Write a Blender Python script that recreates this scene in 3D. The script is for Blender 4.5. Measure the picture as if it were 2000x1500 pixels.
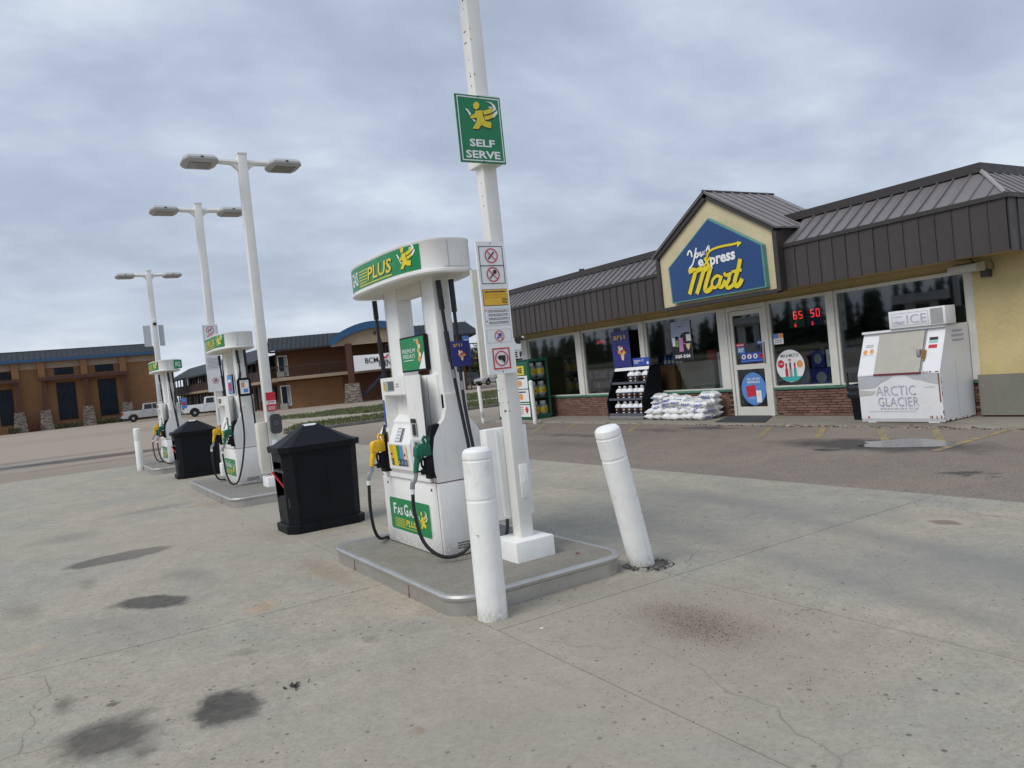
import bpy, bmesh, math, random
import numpy as np
from mathutils import Vector, Matrix
R_ = random.Random(7)
sc = bpy.context.scene
for o in list(bpy.data.objects): bpy.data.objects.remove(o)
COL = sc.collection
rad = math.radians

# ------------------------------------------------------------------ camera
EYE = Vector((0, 0, 1.6))
def _ray(u, v): return Vector((u-1000., 750.-v, -1500.))
_Y = _ray(85, 814).normalized(); _Z = _ray(1000, 720).cross(_ray(85, 814)).normalized()
if _Z.y < 0: _Z = -_Z
_X = _Y.cross(_Z)
cam = bpy.data.objects.new('camera', bpy.data.cameras.new('camera')); COL.objects.link(cam)
cam.matrix_world = Matrix.Translation(EYE) @ Matrix((_X, _Y, _Z)).to_4x4()
cam.data.sensor_width = 36; cam.data.lens = 27; cam.data.clip_start = .05; cam.data.clip_end = 6000
sc.camera = cam

# ------------------------------------------------------------------ sky, sun, exposure
SUN_EL, SUN_AZ = 48, 262
w = bpy.data.worlds.new('World'); sc.world = w; w.use_nodes = True
nt = w.node_tree; N = nt.nodes; L = nt.links
bg = N['Background']; bg.inputs['Strength'].default_value = .1
sky = N.new('ShaderNodeTexSky'); sky.sky_type = 'NISHITA'; sky.sun_disc = False
sky.sun_elevation = rad(SUN_EL); sky.sun_rotation = rad(SUN_AZ); sky.air_density = 1.2; sky.dust_density = 2
tc = N.new('ShaderNodeTexCoord'); sep = N.new('ShaderNodeSeparateXYZ'); L.new(tc.outputs['Generated'], sep.inputs[0])
def wm(op, a, b=None, c=None):
    n = N.new('ShaderNodeMath'); n.operation = op
    for i, s in enumerate((a, b, c)):
        if s is None: continue
        if isinstance(s, (int, float)): n.inputs[i].default_value = s
        else: L.new(s, n.inputs[i])
    return n.outputs[0]
zz = wm('ADD', wm('MAXIMUM', sep.outputs[2], 0.0), .30)
px_ = wm('DIVIDE', sep.outputs[0], zz); py_ = wm('DIVIDE', sep.outputs[1], zz)
cmb = N.new('ShaderNodeCombineXYZ'); L.new(px_, cmb.inputs[0]); L.new(py_, cmb.inputs[1])
mpw = N.new('ShaderNodeMapping'); mpw.inputs['Location'].default_value = (11.4, -3.3, 3); mpw.inputs['Rotation'].default_value = (0, 0, rad(25)); mpw.inputs['Scale'].default_value = (1, 1.25, 1)
L.new(cmb.outputs[0], mpw.inputs[0])
def wnoise(scale, det, rough, dist, off):
    m2 = N.new('ShaderNodeVectorMath'); m2.operation = 'ADD'; L.new(mpw.outputs[0], m2.inputs[0]); m2.inputs[1].default_value = off
    n = N.new('ShaderNodeTexNoise'); n.inputs['Scale'].default_value = scale; n.inputs['Detail'].default_value = det
    n.inputs['Roughness'].default_value = rough; n.inputs['Distortion'].default_value = dist
    L.new(m2.outputs[0], n.inputs['Vector']); return n.outputs[0]
def wramp(src, stops):
    r = N.new('ShaderNodeValToRGB'); r.color_ramp.interpolation = 'B_SPLINE'
    while len(r.color_ramp.elements) < len(stops): r.color_ramp.elements.new(.5)
    for e, (p, c) in zip(r.color_ramp.elements, stops): e.position = p; e.color = (*c, 1)
    L.new(src, r.inputs[0]); return r.outputs[0]
n1 = wnoise(.8, 6, .5, .3, (0, 0, 0)); n2 = wnoise(2.9, 6, .55, .2, (5, 2, 1))
dens = wm('ADD', wm('MULTIPLY', n1, .66), wm('MULTIPLY', n2, .34))
ramp = wramp(dens, [(.33, (.76, .82, .90)), (.43, (.60, .67, .775)), (.49, (.49, .56, .68)), (.55, (.415, .48, .60)), (.63, (.33, .385, .495))])
sclv = N.new('ShaderNodeVectorMath'); sclv.operation = 'SCALE'; sclv.inputs['Scale'].default_value = 8.6; L.new(ramp, sclv.inputs[0]); ccol = sclv.outputs[0]
# brighter, whiter strip of sky low over the horizon
hz = wm('POWER', wm('SUBTRACT', 1.0, wm('MINIMUM', wm('MAXIMUM', sep.outputs[2], 0.0), 1.0)), 9.0)
mxh = N.new('ShaderNodeMix'); mxh.data_type = 'RGBA'; L.new(wm('MULTIPLY', hz, .4), mxh.inputs[0]); L.new(ccol, mxh.inputs[6]); mxh.inputs[7].default_value = (6.3, 6.8, 7.1, 1)
mxs = N.new('ShaderNodeMix'); mxs.data_type = 'RGBA'; mxs.inputs[0].default_value = .93
L.new(sky.outputs[0], mxs.inputs[6]); L.new(mxh.outputs[2], mxs.inputs[7]); L.new(mxs.outputs[2], bg.inputs['Color'])
sun = bpy.data.objects.new('sun', bpy.data.lights.new('sun', 'SUN')); COL.objects.link(sun)
sun.data.energy = 1.45; sun.data.angle = rad(35); sun.data.color = (1, .96, .89)
az = rad(SUN_AZ)
sd = Vector((math.sin(az)*math.cos(rad(SUN_EL)), math.cos(az)*math.cos(rad(SUN_EL)), math.sin(rad(SUN_EL))))
sun.rotation_euler = sd.to_track_quat('Z', 'Y').to_euler()
vs = sc.view_settings; vs.view_transform = 'Standard'; vs.look = 'None'; vs.gamma = 1; vs.exposure = .36; vs.use_curve_mapping = False
sc.render.engine = 'CYCLES'; sc.cycles.max_bounces = 8; sc.cycles.transparent_max_bounces = 12

# ------------------------------------------------------------------ materials
def NM(m):
    nt = m.node_tree; N = nt.nodes; L = nt.links
    def mth(op, a, b=None, c=None, clamp=False):
        n = N.new('ShaderNodeMath'); n.operation = op; n.use_clamp = clamp
        for i, s in enumerate((a, b, c)):
            if s is None: continue
            if isinstance(s, (int, float)): n.inputs[i].default_value = s
            else: L.new(s, n.inputs[i])
        return n.outputs[0]
    def noise(vec, scale, det=4, rough=.5, dist=0, off=None):
        n = N.new('ShaderNodeTexNoise'); n.inputs['Scale'].default_value = scale; n.inputs['Detail'].default_value = det
        n.inputs['Roughness'].default_value = rough; n.inputs['Distortion'].default_value = dist
        if off:
            a = N.new('ShaderNodeVectorMath'); a.inputs[1].default_value = off; L.new(vec, a.inputs[0]); vec = a.outputs[0]
        L.new(vec, n.inputs['Vector']); return n.outputs[0]
    def rng(s, a, b, c=0., d=1.):
        n = N.new('ShaderNodeMapRange'); n.inputs[1].default_value = a; n.inputs[2].default_value = b
        n.inputs[3].default_value = c; n.inputs[4].default_value = d; L.new(s, n.inputs[0]); return n.outputs[0]
    def mix(f, a, b, bt='MIX'):
        n = N.new('ShaderNodeMix'); n.data_type = 'RGBA'; n.blend_type = bt
        if isinstance(f, (int, float)): n.inputs[0].default_value = f
        else: L.new(f, n.inputs[0])
        for i, s in ((6, a), (7, b)):
            if isinstance(s, tuple): n.inputs[i].default_value = (*s, 1)
            else: L.new(s, n.inputs[i])
        return n.outputs[2]
    def bump(h, st, dist=.01):
        b = N.new('ShaderNodeBump'); b.inputs['Strength'].default_value = st; b.inputs['Distance'].default_value = dist
        L.new(h, b.inputs['Height']); L.new(b.outputs[0], N['Principled BSDF'].inputs['Normal'])
    def mapv(vec, loc, rz, scl):
        n = N.new('ShaderNodeMapping'); n.vector_type = 'TEXTURE'; n.inputs['Location'].default_value = loc
        n.inputs['Rotation'].default_value = (0, 0, rz); n.inputs['Scale'].default_value = scl; L.new(vec, n.inputs[0]); return n.outputs[0]
    def vlen(v):
        n = N.new('ShaderNodeVectorMath'); n.operation = 'LENGTH'; L.new(v, n.inputs[0]); return n.outputs['Value']
    def pos():
        return N.new('ShaderNodeNewGeometry').outputs['Position']
    def objc():
        return N.new('ShaderNodeTexCoord').outputs['Object']
    class S: pass
    s = S(); s.__dict__.update(dict(N=N, L=L, m=mth, noise=noise, rng=rng, mix=mix, bump=bump, mapv=mapv, vlen=vlen, pos=pos, objc=objc, P=N['Principled BSDF']))
    return s
MC = {}
def mat(name, col, rough=.5, metal=0., var=.08, scale=6., bump=0., bscale=80., dirt=0., dcol=(.25, .2, .14), coat=0., emit=0., base=0., orand=0.):
    if name in MC: return MC[name]
    m = bpy.data.materials.new(name); m.use_nodes = True; MC[name] = m
    s = NM(m); P = s.P; P.inputs['Roughness'].default_value = rough; P.inputs['Metallic'].default_value = metal
    if coat: P.inputs['Coat Weight'].default_value = coat; P.inputs['Coat Roughness'].default_value = .08
    v = s.objc()
    n = s.noise(v, scale, 5, .6)
    c = s.mix(s.rng(n, .3, .7), tuple(x*(1-var) for x in col), tuple(min(1, x*(1+var)) for x in col))
    if dirt:
        d = s.noise(v, scale*1.7, 7, .7, .5, (3, 9, 2)); c = s.mix(s.rng(d, .56, .72, 0, dirt), c, dcol)
    if base:   # splashed dirt low down on the thing
        sz = s.N.new('ShaderNodeSeparateXYZ'); s.L.new(v, sz.inputs[0])
        lo = s.m('MULTIPLY', s.rng(s.m('ADD', sz.outputs[2], s.m('MULTIPLY', s.noise(v, 22, 7, .75), -.12)), base, -.03), s.rng(s.noise(v, 35, 6, .7, 0, (4, 4, 4)), .38, .6)); c = s.mix(s.m('MULTIPLY', lo, .55), c, (.2, .17, .13))
        sm = s.N.new('ShaderNodeMapping'); sm.inputs['Scale'].default_value = (14, 14, 1.2); s.L.new(v, sm.inputs[0]); c = s.mix(s.rng(s.noise(sm.outputs[0], 2.5, 6, .7), .56, .72, 0, .22), c, (.36, .31, .24))
    if orand:
        oi = s.N.new('ShaderNodeObjectInfo'); hv = s.N.new('ShaderNodeHueSaturation'); s.L.new(s.rng(oi.outputs['Random'], 0, 1, 1-orand, 1+orand), hv.inputs['Value']); s.L.new(c, hv.inputs['Color']); c = hv.outputs[0]
    s.L.new(c, P.inputs['Base Color'])
    s.L.new(s.rng(s.noise(v, scale*2.3, 4), .3, .7, max(0, rough-.07), min(1, rough+.1)), P.inputs['Roughness'])
    if bump: s.bump(s.noise(v, bscale, 4, .6), bump, .01)
    if emit: s.L.new(c, P.inputs['Emission Color']); P.inputs['Emission Strength'].default_value = emit
    return m
white = mat('white_paint', (.82, .82, .80), .35, var=.05, scale=3, bump=.05, bscale=40, dirt=.3, dcol=(.5, .46, .38), base=.10)
bollw = mat('bollard_white', (.86, .86, .84), .5, var=.05, scale=7, bump=.15, bscale=30, dirt=.45, dcol=(.55, .5, .44), base=.05)
polew = mat('pole_white', (.76, .755, .72), .4, var=.06, scale=2, dirt=.25, dcol=(.48, .42, .32))
cream = mat('cream_metal', (.68, .65, .55), .45, var=.05)
signw = mat('sign_white', (.80, .81, .82), .35, var=.04)
lampg = mat('lamp_grey', (.42, .43, .42), .45, var=.06)
lens = mat('lamp_lens', (.16, .15, .15), .2, var=.15, scale=30)
greenp = mat('fuel_green', (.0, .22, .065), .35, var=.06)
greend = mat('sign_green', (.0, .19, .07), .3, var=.05)
yellp = mat('print_yellow', (.72, .58, .03), .4, var=.04)
whitep = mat('print_white', (.8, .82, .82), .4, var=.03)
blackp = mat('print_black', (.015, .015, .018), .5, var=.1)
greyp = mat('print_grey', (.3, .31, .33), .5, var=.1)
redp = mat('print_red', (.55, .02, .04), .4, var=.05)
bluep = mat('print_blue', (.03, .07, .38), .4, var=.05)
navyp = mat('poster_navy', (.025, .03, .2), .4, var=.08)
skyp = mat('poster_blue', (.1, .25, .6), .4, var=.08)
orap = mat('print_orange', (.75, .33, .1), .45, var=.1)
creamp = mat('print_cream', (.78, .62, .38), .45, var=.08)
pinkp = mat('print_pink', (.6, .25, .5), .45, var=.05)
yplate = mat('plate_yellow', (.72, .43, .03), .4, var=.05)
purp = mat('faded_purple', (.42, .40, .52), .5, var=.2, scale=30)
tealp = mat('print_teal', (.05, .4, .4), .45)
redled = mat('red_led', (1, .03, .03), .4, emit=1.6)
blackr = mat('black_rubber', (.012, .012, .016), .45, var=.15, scale=20)
blackpl = mat('black_plastic', (.006, .007, .010), .5, var=.2, scale=6, bump=.1, bscale=120)
blackpl.node_tree.nodes['Principled BSDF'].inputs['Specular IOR Level'].default_value = .22
greypl = mat('grey_plastic', (.05, .052, .055), .5, var=.15, bump=.1, bscale=90)
nozy = mat('nozzle_yellow', (.8, .47, .01), .4, var=.1, scale=20, dirt=.4, dcol=(.35, .2, .03))
nozg = mat('nozzle_green', (.0, .12, .07), .4, var=.1, scale=20, dirt=.2, dcol=(.02, .06, .04))
metalg = mat('worn_metal', (.3, .3, .3), .35, .7, var=.1)
steel = mat('steel_edge', (.5, .49, .47), .42, .8, var=.08, scale=3, bump=.08, bscale=12, dirt=.4, dcol=(.25, .16, .1))
stless = mat('stainless_door', (.44, .42, .36), .45, .25, var=.05)
rust = mat('rust', (.22, .08, .03), .8, var=.3, scale=20)
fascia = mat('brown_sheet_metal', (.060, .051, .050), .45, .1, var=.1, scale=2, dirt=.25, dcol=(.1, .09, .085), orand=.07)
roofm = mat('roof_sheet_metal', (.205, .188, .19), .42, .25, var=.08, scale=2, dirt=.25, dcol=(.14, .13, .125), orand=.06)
roofd = mat('roof_cap_metal', (.045, .039, .038), .45, .1, var=.06)
flash = mat('flashing_metal', (.36, .35, .34), .4, .3)
def stucco(name, col, patch=(.6, .42, .1)):
    m = bpy.data.materials.new(name); m.use_nodes = True; s = NM(m); v = s.pos()
    a = s.noise(v, 1.3, 5, .6); b = s.noise(v, 14, 5, .7); g = s.noise(v, 60, 4, .7)
    c = s.mix(s.rng(a, .35, .7), col, tuple(x*.82 for x in col)); c = s.mix(s.rng(b, .45, .75, 0, .3), c, tuple(x*1.25 for x in col))
    c = s.mix(s.rng(s.noise(v, 2.2, 6, .7, .4, (4, 1, 7)), .58, .7, 0, .35), c, patch)
    s.L.new(c, s.P.inputs['Base Color']); s.P.inputs['Roughness'].default_value = .9; s.bump(s.m('ADD', s.m('MULTIPLY', b, .6), s.m('MULTIPLY', g, .4)), .6, .02)
    return m
stuc = stucco('yellow_stucco', (.58, .475, .24)); stucg = stucco('cream_stucco', (.62, .535, .35), (.5, .38, .2)); stucgr = stucco('grey_stucco', (.21, .21, .175), (.2, .19, .15))
bstuc = stucco('brown_stucco', (.26, .135, .062), (.2, .1, .05)); bstuc2 = stucco('dark_brown_stucco', (.155, .07, .034), (.12, .06, .03)); tanst = stucco('tan_trim', (.36, .27, .19), (.35, .27, .2))
stone = None
def stonem():
    m = bpy.data.materials.new('ledge_stone'); m.use_nodes = True; s = NM(m); v = s.objc()
    vo = s.N.new('ShaderNodeTexVoronoi'); vo.inputs['Scale'].default_value = 3.2; vo.inputs['Randomness'].default_value = .9
    mp = s.N.new('ShaderNodeMapping'); mp.inputs['Scale'].default_value = (1, 1, 2.2); s.L.new(v, mp.inputs[0]); s.L.new(mp.outputs[0], vo.inputs[0])
    c = s.mix(s.rng(vo.outputs['Color'], .1, .9), (.09, .075, .065), (.27, .23, .19)); s.L.new(c, s.P.inputs['Base Color']); s.P.inputs['Roughness'].default_value = .9
    s.bump(vo.outputs['Distance'], .8, .1); return m
stone = stonem()
alum = mat('window_frame_white', (.66, .65, .6), .45, var=.06, scale=3, dirt=.3, dcol=(.45, .4, .32))
sillg = mat('green_sill', (.07, .2, .14), .4, var=.12, scale=8)
brickm = [mat('brick_%s' % n, c, .85, var=.2, scale=14, bump=.4, bscale=60, orand=.15) for n, c in (('a', (.18, .095, .07)), ('b', (.21, .115, .085)), ('c', (.15, .08, .06)))]
mortar = mat('mortar', (.12, .075, .055), .95, var=.15, bump=.3)
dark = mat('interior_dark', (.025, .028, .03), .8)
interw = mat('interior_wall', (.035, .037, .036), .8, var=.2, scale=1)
def glassm(name, tint, refl):
    m = bpy.data.materials.new(name); m.use_nodes = True; N = m.node_tree.nodes; L = m.node_tree.links
    N.remove(N['Principled BSDF']); t = N.new('ShaderNodeBsdfTransparent'); t.inputs[0].default_value = (*tint, 1)
    g = N.new('ShaderNodeBsdfGlossy'); g.inputs['Roughness'].default_value = .03; g.inputs[0].default_value = (.9, .95, 1, 1)
    nz = N.new('ShaderNodeTexNoise'); nz.inputs['Scale'].default_value = .7; b = N.new('ShaderNodeBump'); b.inputs['Strength'].default_value = .012; b.inputs['Distance'].default_value = .03
    L.new(N.new('ShaderNodeNewGeometry').outputs['Position'], nz.inputs['Vector']); L.new(nz.outputs[0], b.inputs['Height']); L.new(b.outputs[0], g.inputs['Normal'])
    lw = N.new('ShaderNodeLayerWeight'); lw.inputs[0].default_value = .5; pw = N.new('ShaderNodeMath'); pw.operation = 'POWER'; pw.inputs[1].default_value = 3.2; L.new(lw.outputs['Facing'], pw.inputs[0])
    f = N.new('ShaderNodeMath'); f.operation = 'MULTIPLY_ADD'; f.inputs[1].default_value = .7; f.inputs[2].default_value = refl; L.new(pw.outputs[0], f.inputs[0]); mx = N.new('ShaderNodeMixShader')
    L.new(f.outputs[0], mx.inputs[0]); L.new(t.outputs[0], mx.inputs[1]); L.new(g.outputs[0], mx.inputs[2]); L.new(mx.outputs[0], N['Material Output'].inputs[0]); return m
glass = glassm('shop_glass', (.5, .55, .56), .11); cglass = mat('car_glass', (.012, .016, .02), .08, var=.1)
farglass = mat('far_window_glass', (.012, .02, .032), .1, var=.3, scale=1.5); farglass.node_tree.nodes['Principled BSDF'].inputs['Specular IOR Level'].default_value = .12
clearp = mat('tank_grey', (.3, .33, .34), .3)
bagm = mat('salt_bag', (.78, .78, .77), .4, var=.06, scale=8, bump=.4, bscale=12, dirt=.25, dcol=(.45, .42, .36))
icew = mat('ice_box_white', (.76, .77, .79), .4, var=.04, scale=2, dirt=.2, dcol=(.5, .42, .32))
iceg = mat('ice_box_grey', (.46, .48, .51), .5)  # pale grey of the printed band on the freezer front, also some shelf goods
cagegr = mat('cage_green', (.01, .11, .06), .4, var=.1)
bgreen = mat('sign_blue', (.016, .06, .19), .3, var=.1, scale=.8)
teal = mat('sign_teal_edge', (.1, .3, .27), .4, var=.1)
matm = mat('door_mat', (.04, .045, .05), .9, bump=.5, bscale=150)
slate = mat('motel_roof', (.022, .03, .038), .75, var=.12, scale=1)
bluet = mat('motel_blue_trim', (.025, .085, .19), .45, var=.08)
bluearch = mat('motel_blue_arch', (.012, .085, .19), .4, var=.06)
railm = mat('dark_rail', (.04, .02, .018), .6)
timber = mat('red_timber', (.075, .026, .014), .6, var=.15)
curt = mat('curtain', (.28, .3, .32), .8, var=.2, scale=2)
carw = mat('car_white', (.75, .77, .78), .25, coat=.6, var=.02); cars = mat('car_silver', (.42, .42, .42), .3, .3, coat=.6, var=.03); cards = mat('car_dark', (.02, .024, .032), .25, coat=.6)
tyre = mat('tyre', (.015, .015, .015), .8); rim = mat('rim', (.4, .4, .42), .3, .8)
tail = mat('tail_lamp', (.35, .01, .01), .2); headl = mat('head_lamp', (.6, .6, .62), .15)
def leafm(name, a, b):
    m = bpy.data.materials.new(name); m.use_nodes = True; s = NM(m)
    c = s.mix(s.rng(s.noise(s.pos(), 1.2, 4, .7), .3, .7), a, b); s.L.new(c, s.P.inputs['Base Color']); s.P.inputs['Roughness'].default_value = .8; return m
spruce = leafm('spruce', (.012, .028, .014), (.03, .055, .026)); bush = leafm('bush', (.04, .052, .022), (.11, .115, .055)); grassm = leafm('grass_blades', (.065, .09, .03), (.16, .165, .07))
bark = mat('bark', (.08, .06, .045), .9)

# concrete slabs with stains
def add_stains(s, c, dist, stains):
    blot = s.rng(s.noise(s.pos(), 11, 8, .75, .3, (5, 5, 1)), .35, .6, .78, 1)
    for cx, cy, rx, ry, ang, soft, col, st in stains:
        d = s.vlen(s.mapv(dist, (cx, cy, 0), rad(ang), (rx, ry, 50)))
        c = s.mix(s.m('MULTIPLY', s.rng(d, 1+soft, 1-soft, 0, min(1, st*1.12)), blot), c, col)
    return c
def concretem(name, base, tan, stains, spk=1.):
    m = bpy.data.materials.new(name); m.use_nodes = True; s = NM(m); v = s.pos()
    big = s.noise(v, .6, 8, .68, .8); mid = s.noise(v, 2.4, 7, .65, .8, (7, 3, 0)); fin = s.noise(v, 45, 5, .75)
    st = s.N.new('ShaderNodeMapping'); st.inputs['Scale'].default_value = (3.2, .6, 1); st.inputs['Rotation'].default_value = (0, 0, rad(-28)); s.L.new(v, st.inputs[0])
    streak = s.noise(st.outputs[0], 1.5, 7, .7, .3)
    c = s.mix(s.rng(big, .34, .64), base, tan)
    c = s.mix(s.rng(mid, .42, .70, 0, .38), c, (.66, .66, .67), 'MULTIPLY'); c = s.mix(s.rng(streak, .5, .72, 0, .4), c, (1.28, 1.27, 1.25), 'MULTIPLY')
    c = s.mix(s.rng(s.noise(v, 9, 9, .78, .4, (1, 8, 2)), .42, .72, 0, .5), c, (.68, .67, .66), 'MULTIPLY'); c = s.mix(s.rng(s.noise(v, 6, 9, .75, .6, (6, 3, 1)), .5, .72, 0, .45), c, (1.3, 1.28, 1.24), 'MULTIPLY')
    c = s.mix(s.rng(fin, .42, .62, 0, .6), c, (.66, .65, .63), 'MULTIPLY')
    for sc_, th, off, colr, r in ((9, .10, (0, 0, 0), (.07, .06, .052), .8), (23, .12, (2, 5, 0), (.09, .075, .065), .75), (5, .03, (1, 1, 0), (.42, .4, .37), .5), (3.1, .035, (4, 8, 0), (.12, .1, .08), .75)):
        vo = s.N.new('ShaderNodeTexVoronoi'); vo.inputs['Scale'].default_value = sc_; a = s.N.new('ShaderNodeVectorMath'); a.inputs[1].default_value = off; s.L.new(v, a.inputs[0]); s.L.new(a.outputs[0], vo.inputs['Vector'])
        sel = s.m('GREATER_THAN', s.noise(a.outputs[0], sc_*.35, 2), .47)
        c = s.mix(s.m('MULTIPLY', s.rng(vo.outputs['Distance'], th*1.3, th*.8, 0, r*spk), sel), c, colr)
    # hairline cracks
    vo = s.N.new('ShaderNodeTexVoronoi'); vo.feature = 'DISTANCE_TO_EDGE'; vo.inputs['Scale'].default_value = .38
    dv = s.N.new('ShaderNodeVectorMath'); nn = s.N.new('ShaderNodeTexNoise'); nn.inputs['Scale'].default_value = 1.6; nn.inputs['Detail'].default_value = 8; s.L.new(v, nn.inputs['Vector'])
    sub = s.N.new('ShaderNodeVectorMath'); sub.operation = 'SCALE'; sub.inputs['Scale'].default_value = .45; s.L.new(nn.outputs['Color'], sub.inputs[0]); s.L.new(v, dv.inputs[0]); s.L.new(sub.outputs[0], dv.inputs[1]); s.L.new(dv.outputs[0], vo.inputs['Vector'])
    cr = s.m('MULTIPLY', s.rng(vo.outputs['Distance'], .0022, .0008), s.rng(s.noise(v, .5, 3, .5, 0, (2, 2, 9)), .48, .6)); c = s.mix(s.m('MULTIPLY', cr, .55), c, (.1, .095, .085))
    # stain edges wander
    sc2 = s.N.new('ShaderNodeVectorMath'); sc2.operation = 'SCALE'; sc2.inputs['Scale'].default_value = .23
    n3 = s.N.new('ShaderNodeTexNoise'); n3.inputs['Scale'].default_value = 5.5; n3.inputs['Detail'].default_value = 9; n3.inputs['Roughness'].default_value = .68; s.L.new(v, n3.inputs['Vector'])
    s3 = s.N.new('ShaderNodeVectorMath'); s3.operation = 'SUBTRACT'; s.L.new(n3.outputs['Color'], s3.inputs[0]); s3.inputs[1].default_value = (.5, .5, .5); s.L.new(s3.outputs[0], sc2.inputs[0])
    dd = s.N.new('ShaderNodeVectorMath'); s.L.new(v, dd.inputs[0]); s.L.new(sc2.outputs[0], dd.inputs[1])
    c = add_stains(s, c, dd.outputs[0], stains)
    s.L.new(c, s.P.inputs['Base Color']); s.P.inputs['Roughness'].default_value = .85
    s.bump(s.m('ADD', s.m('MULTIPLY', fin, .5), mid), .25, .01); return m
OIL = (.075, .066, .055)
stains = [(.55, 9.33, .52, .27, 8, .12, (.075, .07, .064), .9), (.62, 6.9, .18, .33, 35, .15, (.06, .055, .048), .85), (.38, 7.05, .1, .07, 0, .6, OIL, .6), (.66, 4.2, .17, .23, 0, .16, (.05, .046, .04), .88),
          (.1, 4.28, .2, .25, 25, .3, (.06, .055, .048), .8), (.26, 4.5, .07, .05, 0, .5, OIL, .5), (-.06, 4.95, .05, .12, 0, .5, OIL, .6), (.25, 3.98, .05, .06, 0, .5, OIL, .6), (.17, 4.73, .03, .04, 0, .4, OIL, .7),
          (1.25, 5.95, .09, .16, -30, .35, (.42, .31, .22), .85), (-.21, 6.34, .06, .05, 0, .5, (.42, .31, .22), .7), (1.31, 3.22, .035, .04, 20, .5, (.25, .15, .1), .8), (.9, 5.0, .05, .09, 20, .6, OIL, .35), (1.6, 4.6, .04, .07, 0, .6, OIL, .4), (.2, 8.2, .06, .2, 0, .6, OIL, .35), (1.0, 7.7, .12, .3, 20, .8, (.17, .16, .14), .5), (-.3, 7.6, .1, .35, 10, .7, OIL, .3), (.1, 11.5, .3, .3, 0, .7, (.14, .135, .125), .45), (1.2, 13.0, .5, .2, 10, .7, (.15, .14, .13), .4), (.3, 6.3, .25, .5, 30, .8, (.2, .19, .17), .4), (.66, 4.2, .07, .1, 0, .8, (.04, .04, .04), .5), (4.3, 3.0, .12, 2.6, -12, .8, (.19, .185, .175), .45), (5.4, 3.6, .14, 2.8, -14, .8, (.18, .178, .17), .45), (5.9, 6.4, .2, 2.5, 4, .8, (.2, .195, .185), .4),
          (6.07, 3.5, .17, .2, 0, .3, (.42, .37, .3), .7), (6.07, 3.5, .08, .13, 0, .3, (.2, .15, .11), .9), (3.15, 3.35, .5, .75, 0, .7, (.25, .2, .165), .55), (3.1, 3.3, .2, .36, 0, .6, (.17, .125, .105), .8),
          (1.6, 10.0, 1.1, 1.5, 0, .9, (.37, .32, .25), .45), (4.6, 5.5, .9, 1.8, 20, .9, (.2, .2, .19), .35), (2.0, 3.0, 1.2, 1.0, 0, .8, (.33, .29, .235), .45), (4.9, 2.5, .5, 1.1, 10, .8, (.2, .2, .19), .5),
          (1.95, 6.6, .12, .5, 0, .6, (.28, .2, .13), .5), (2.0, 12.5, .2, .15, 0, .6, (.33, .22, .12), .6)]
conc = concretem('forecourt_concrete', (.345, .332, .285), (.42, .372, .292), stains)
islc = concretem('island_concrete', (.23, .225, .205), (.27, .25, .21), [], .4)
walkc = concretem('sidewalk_concrete', (.27, .25, .205), (.3, .27, .22), [(12.05, 7.5, .2, .8, 0, .6, (.1, .08, .06), .8)], .8)
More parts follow.
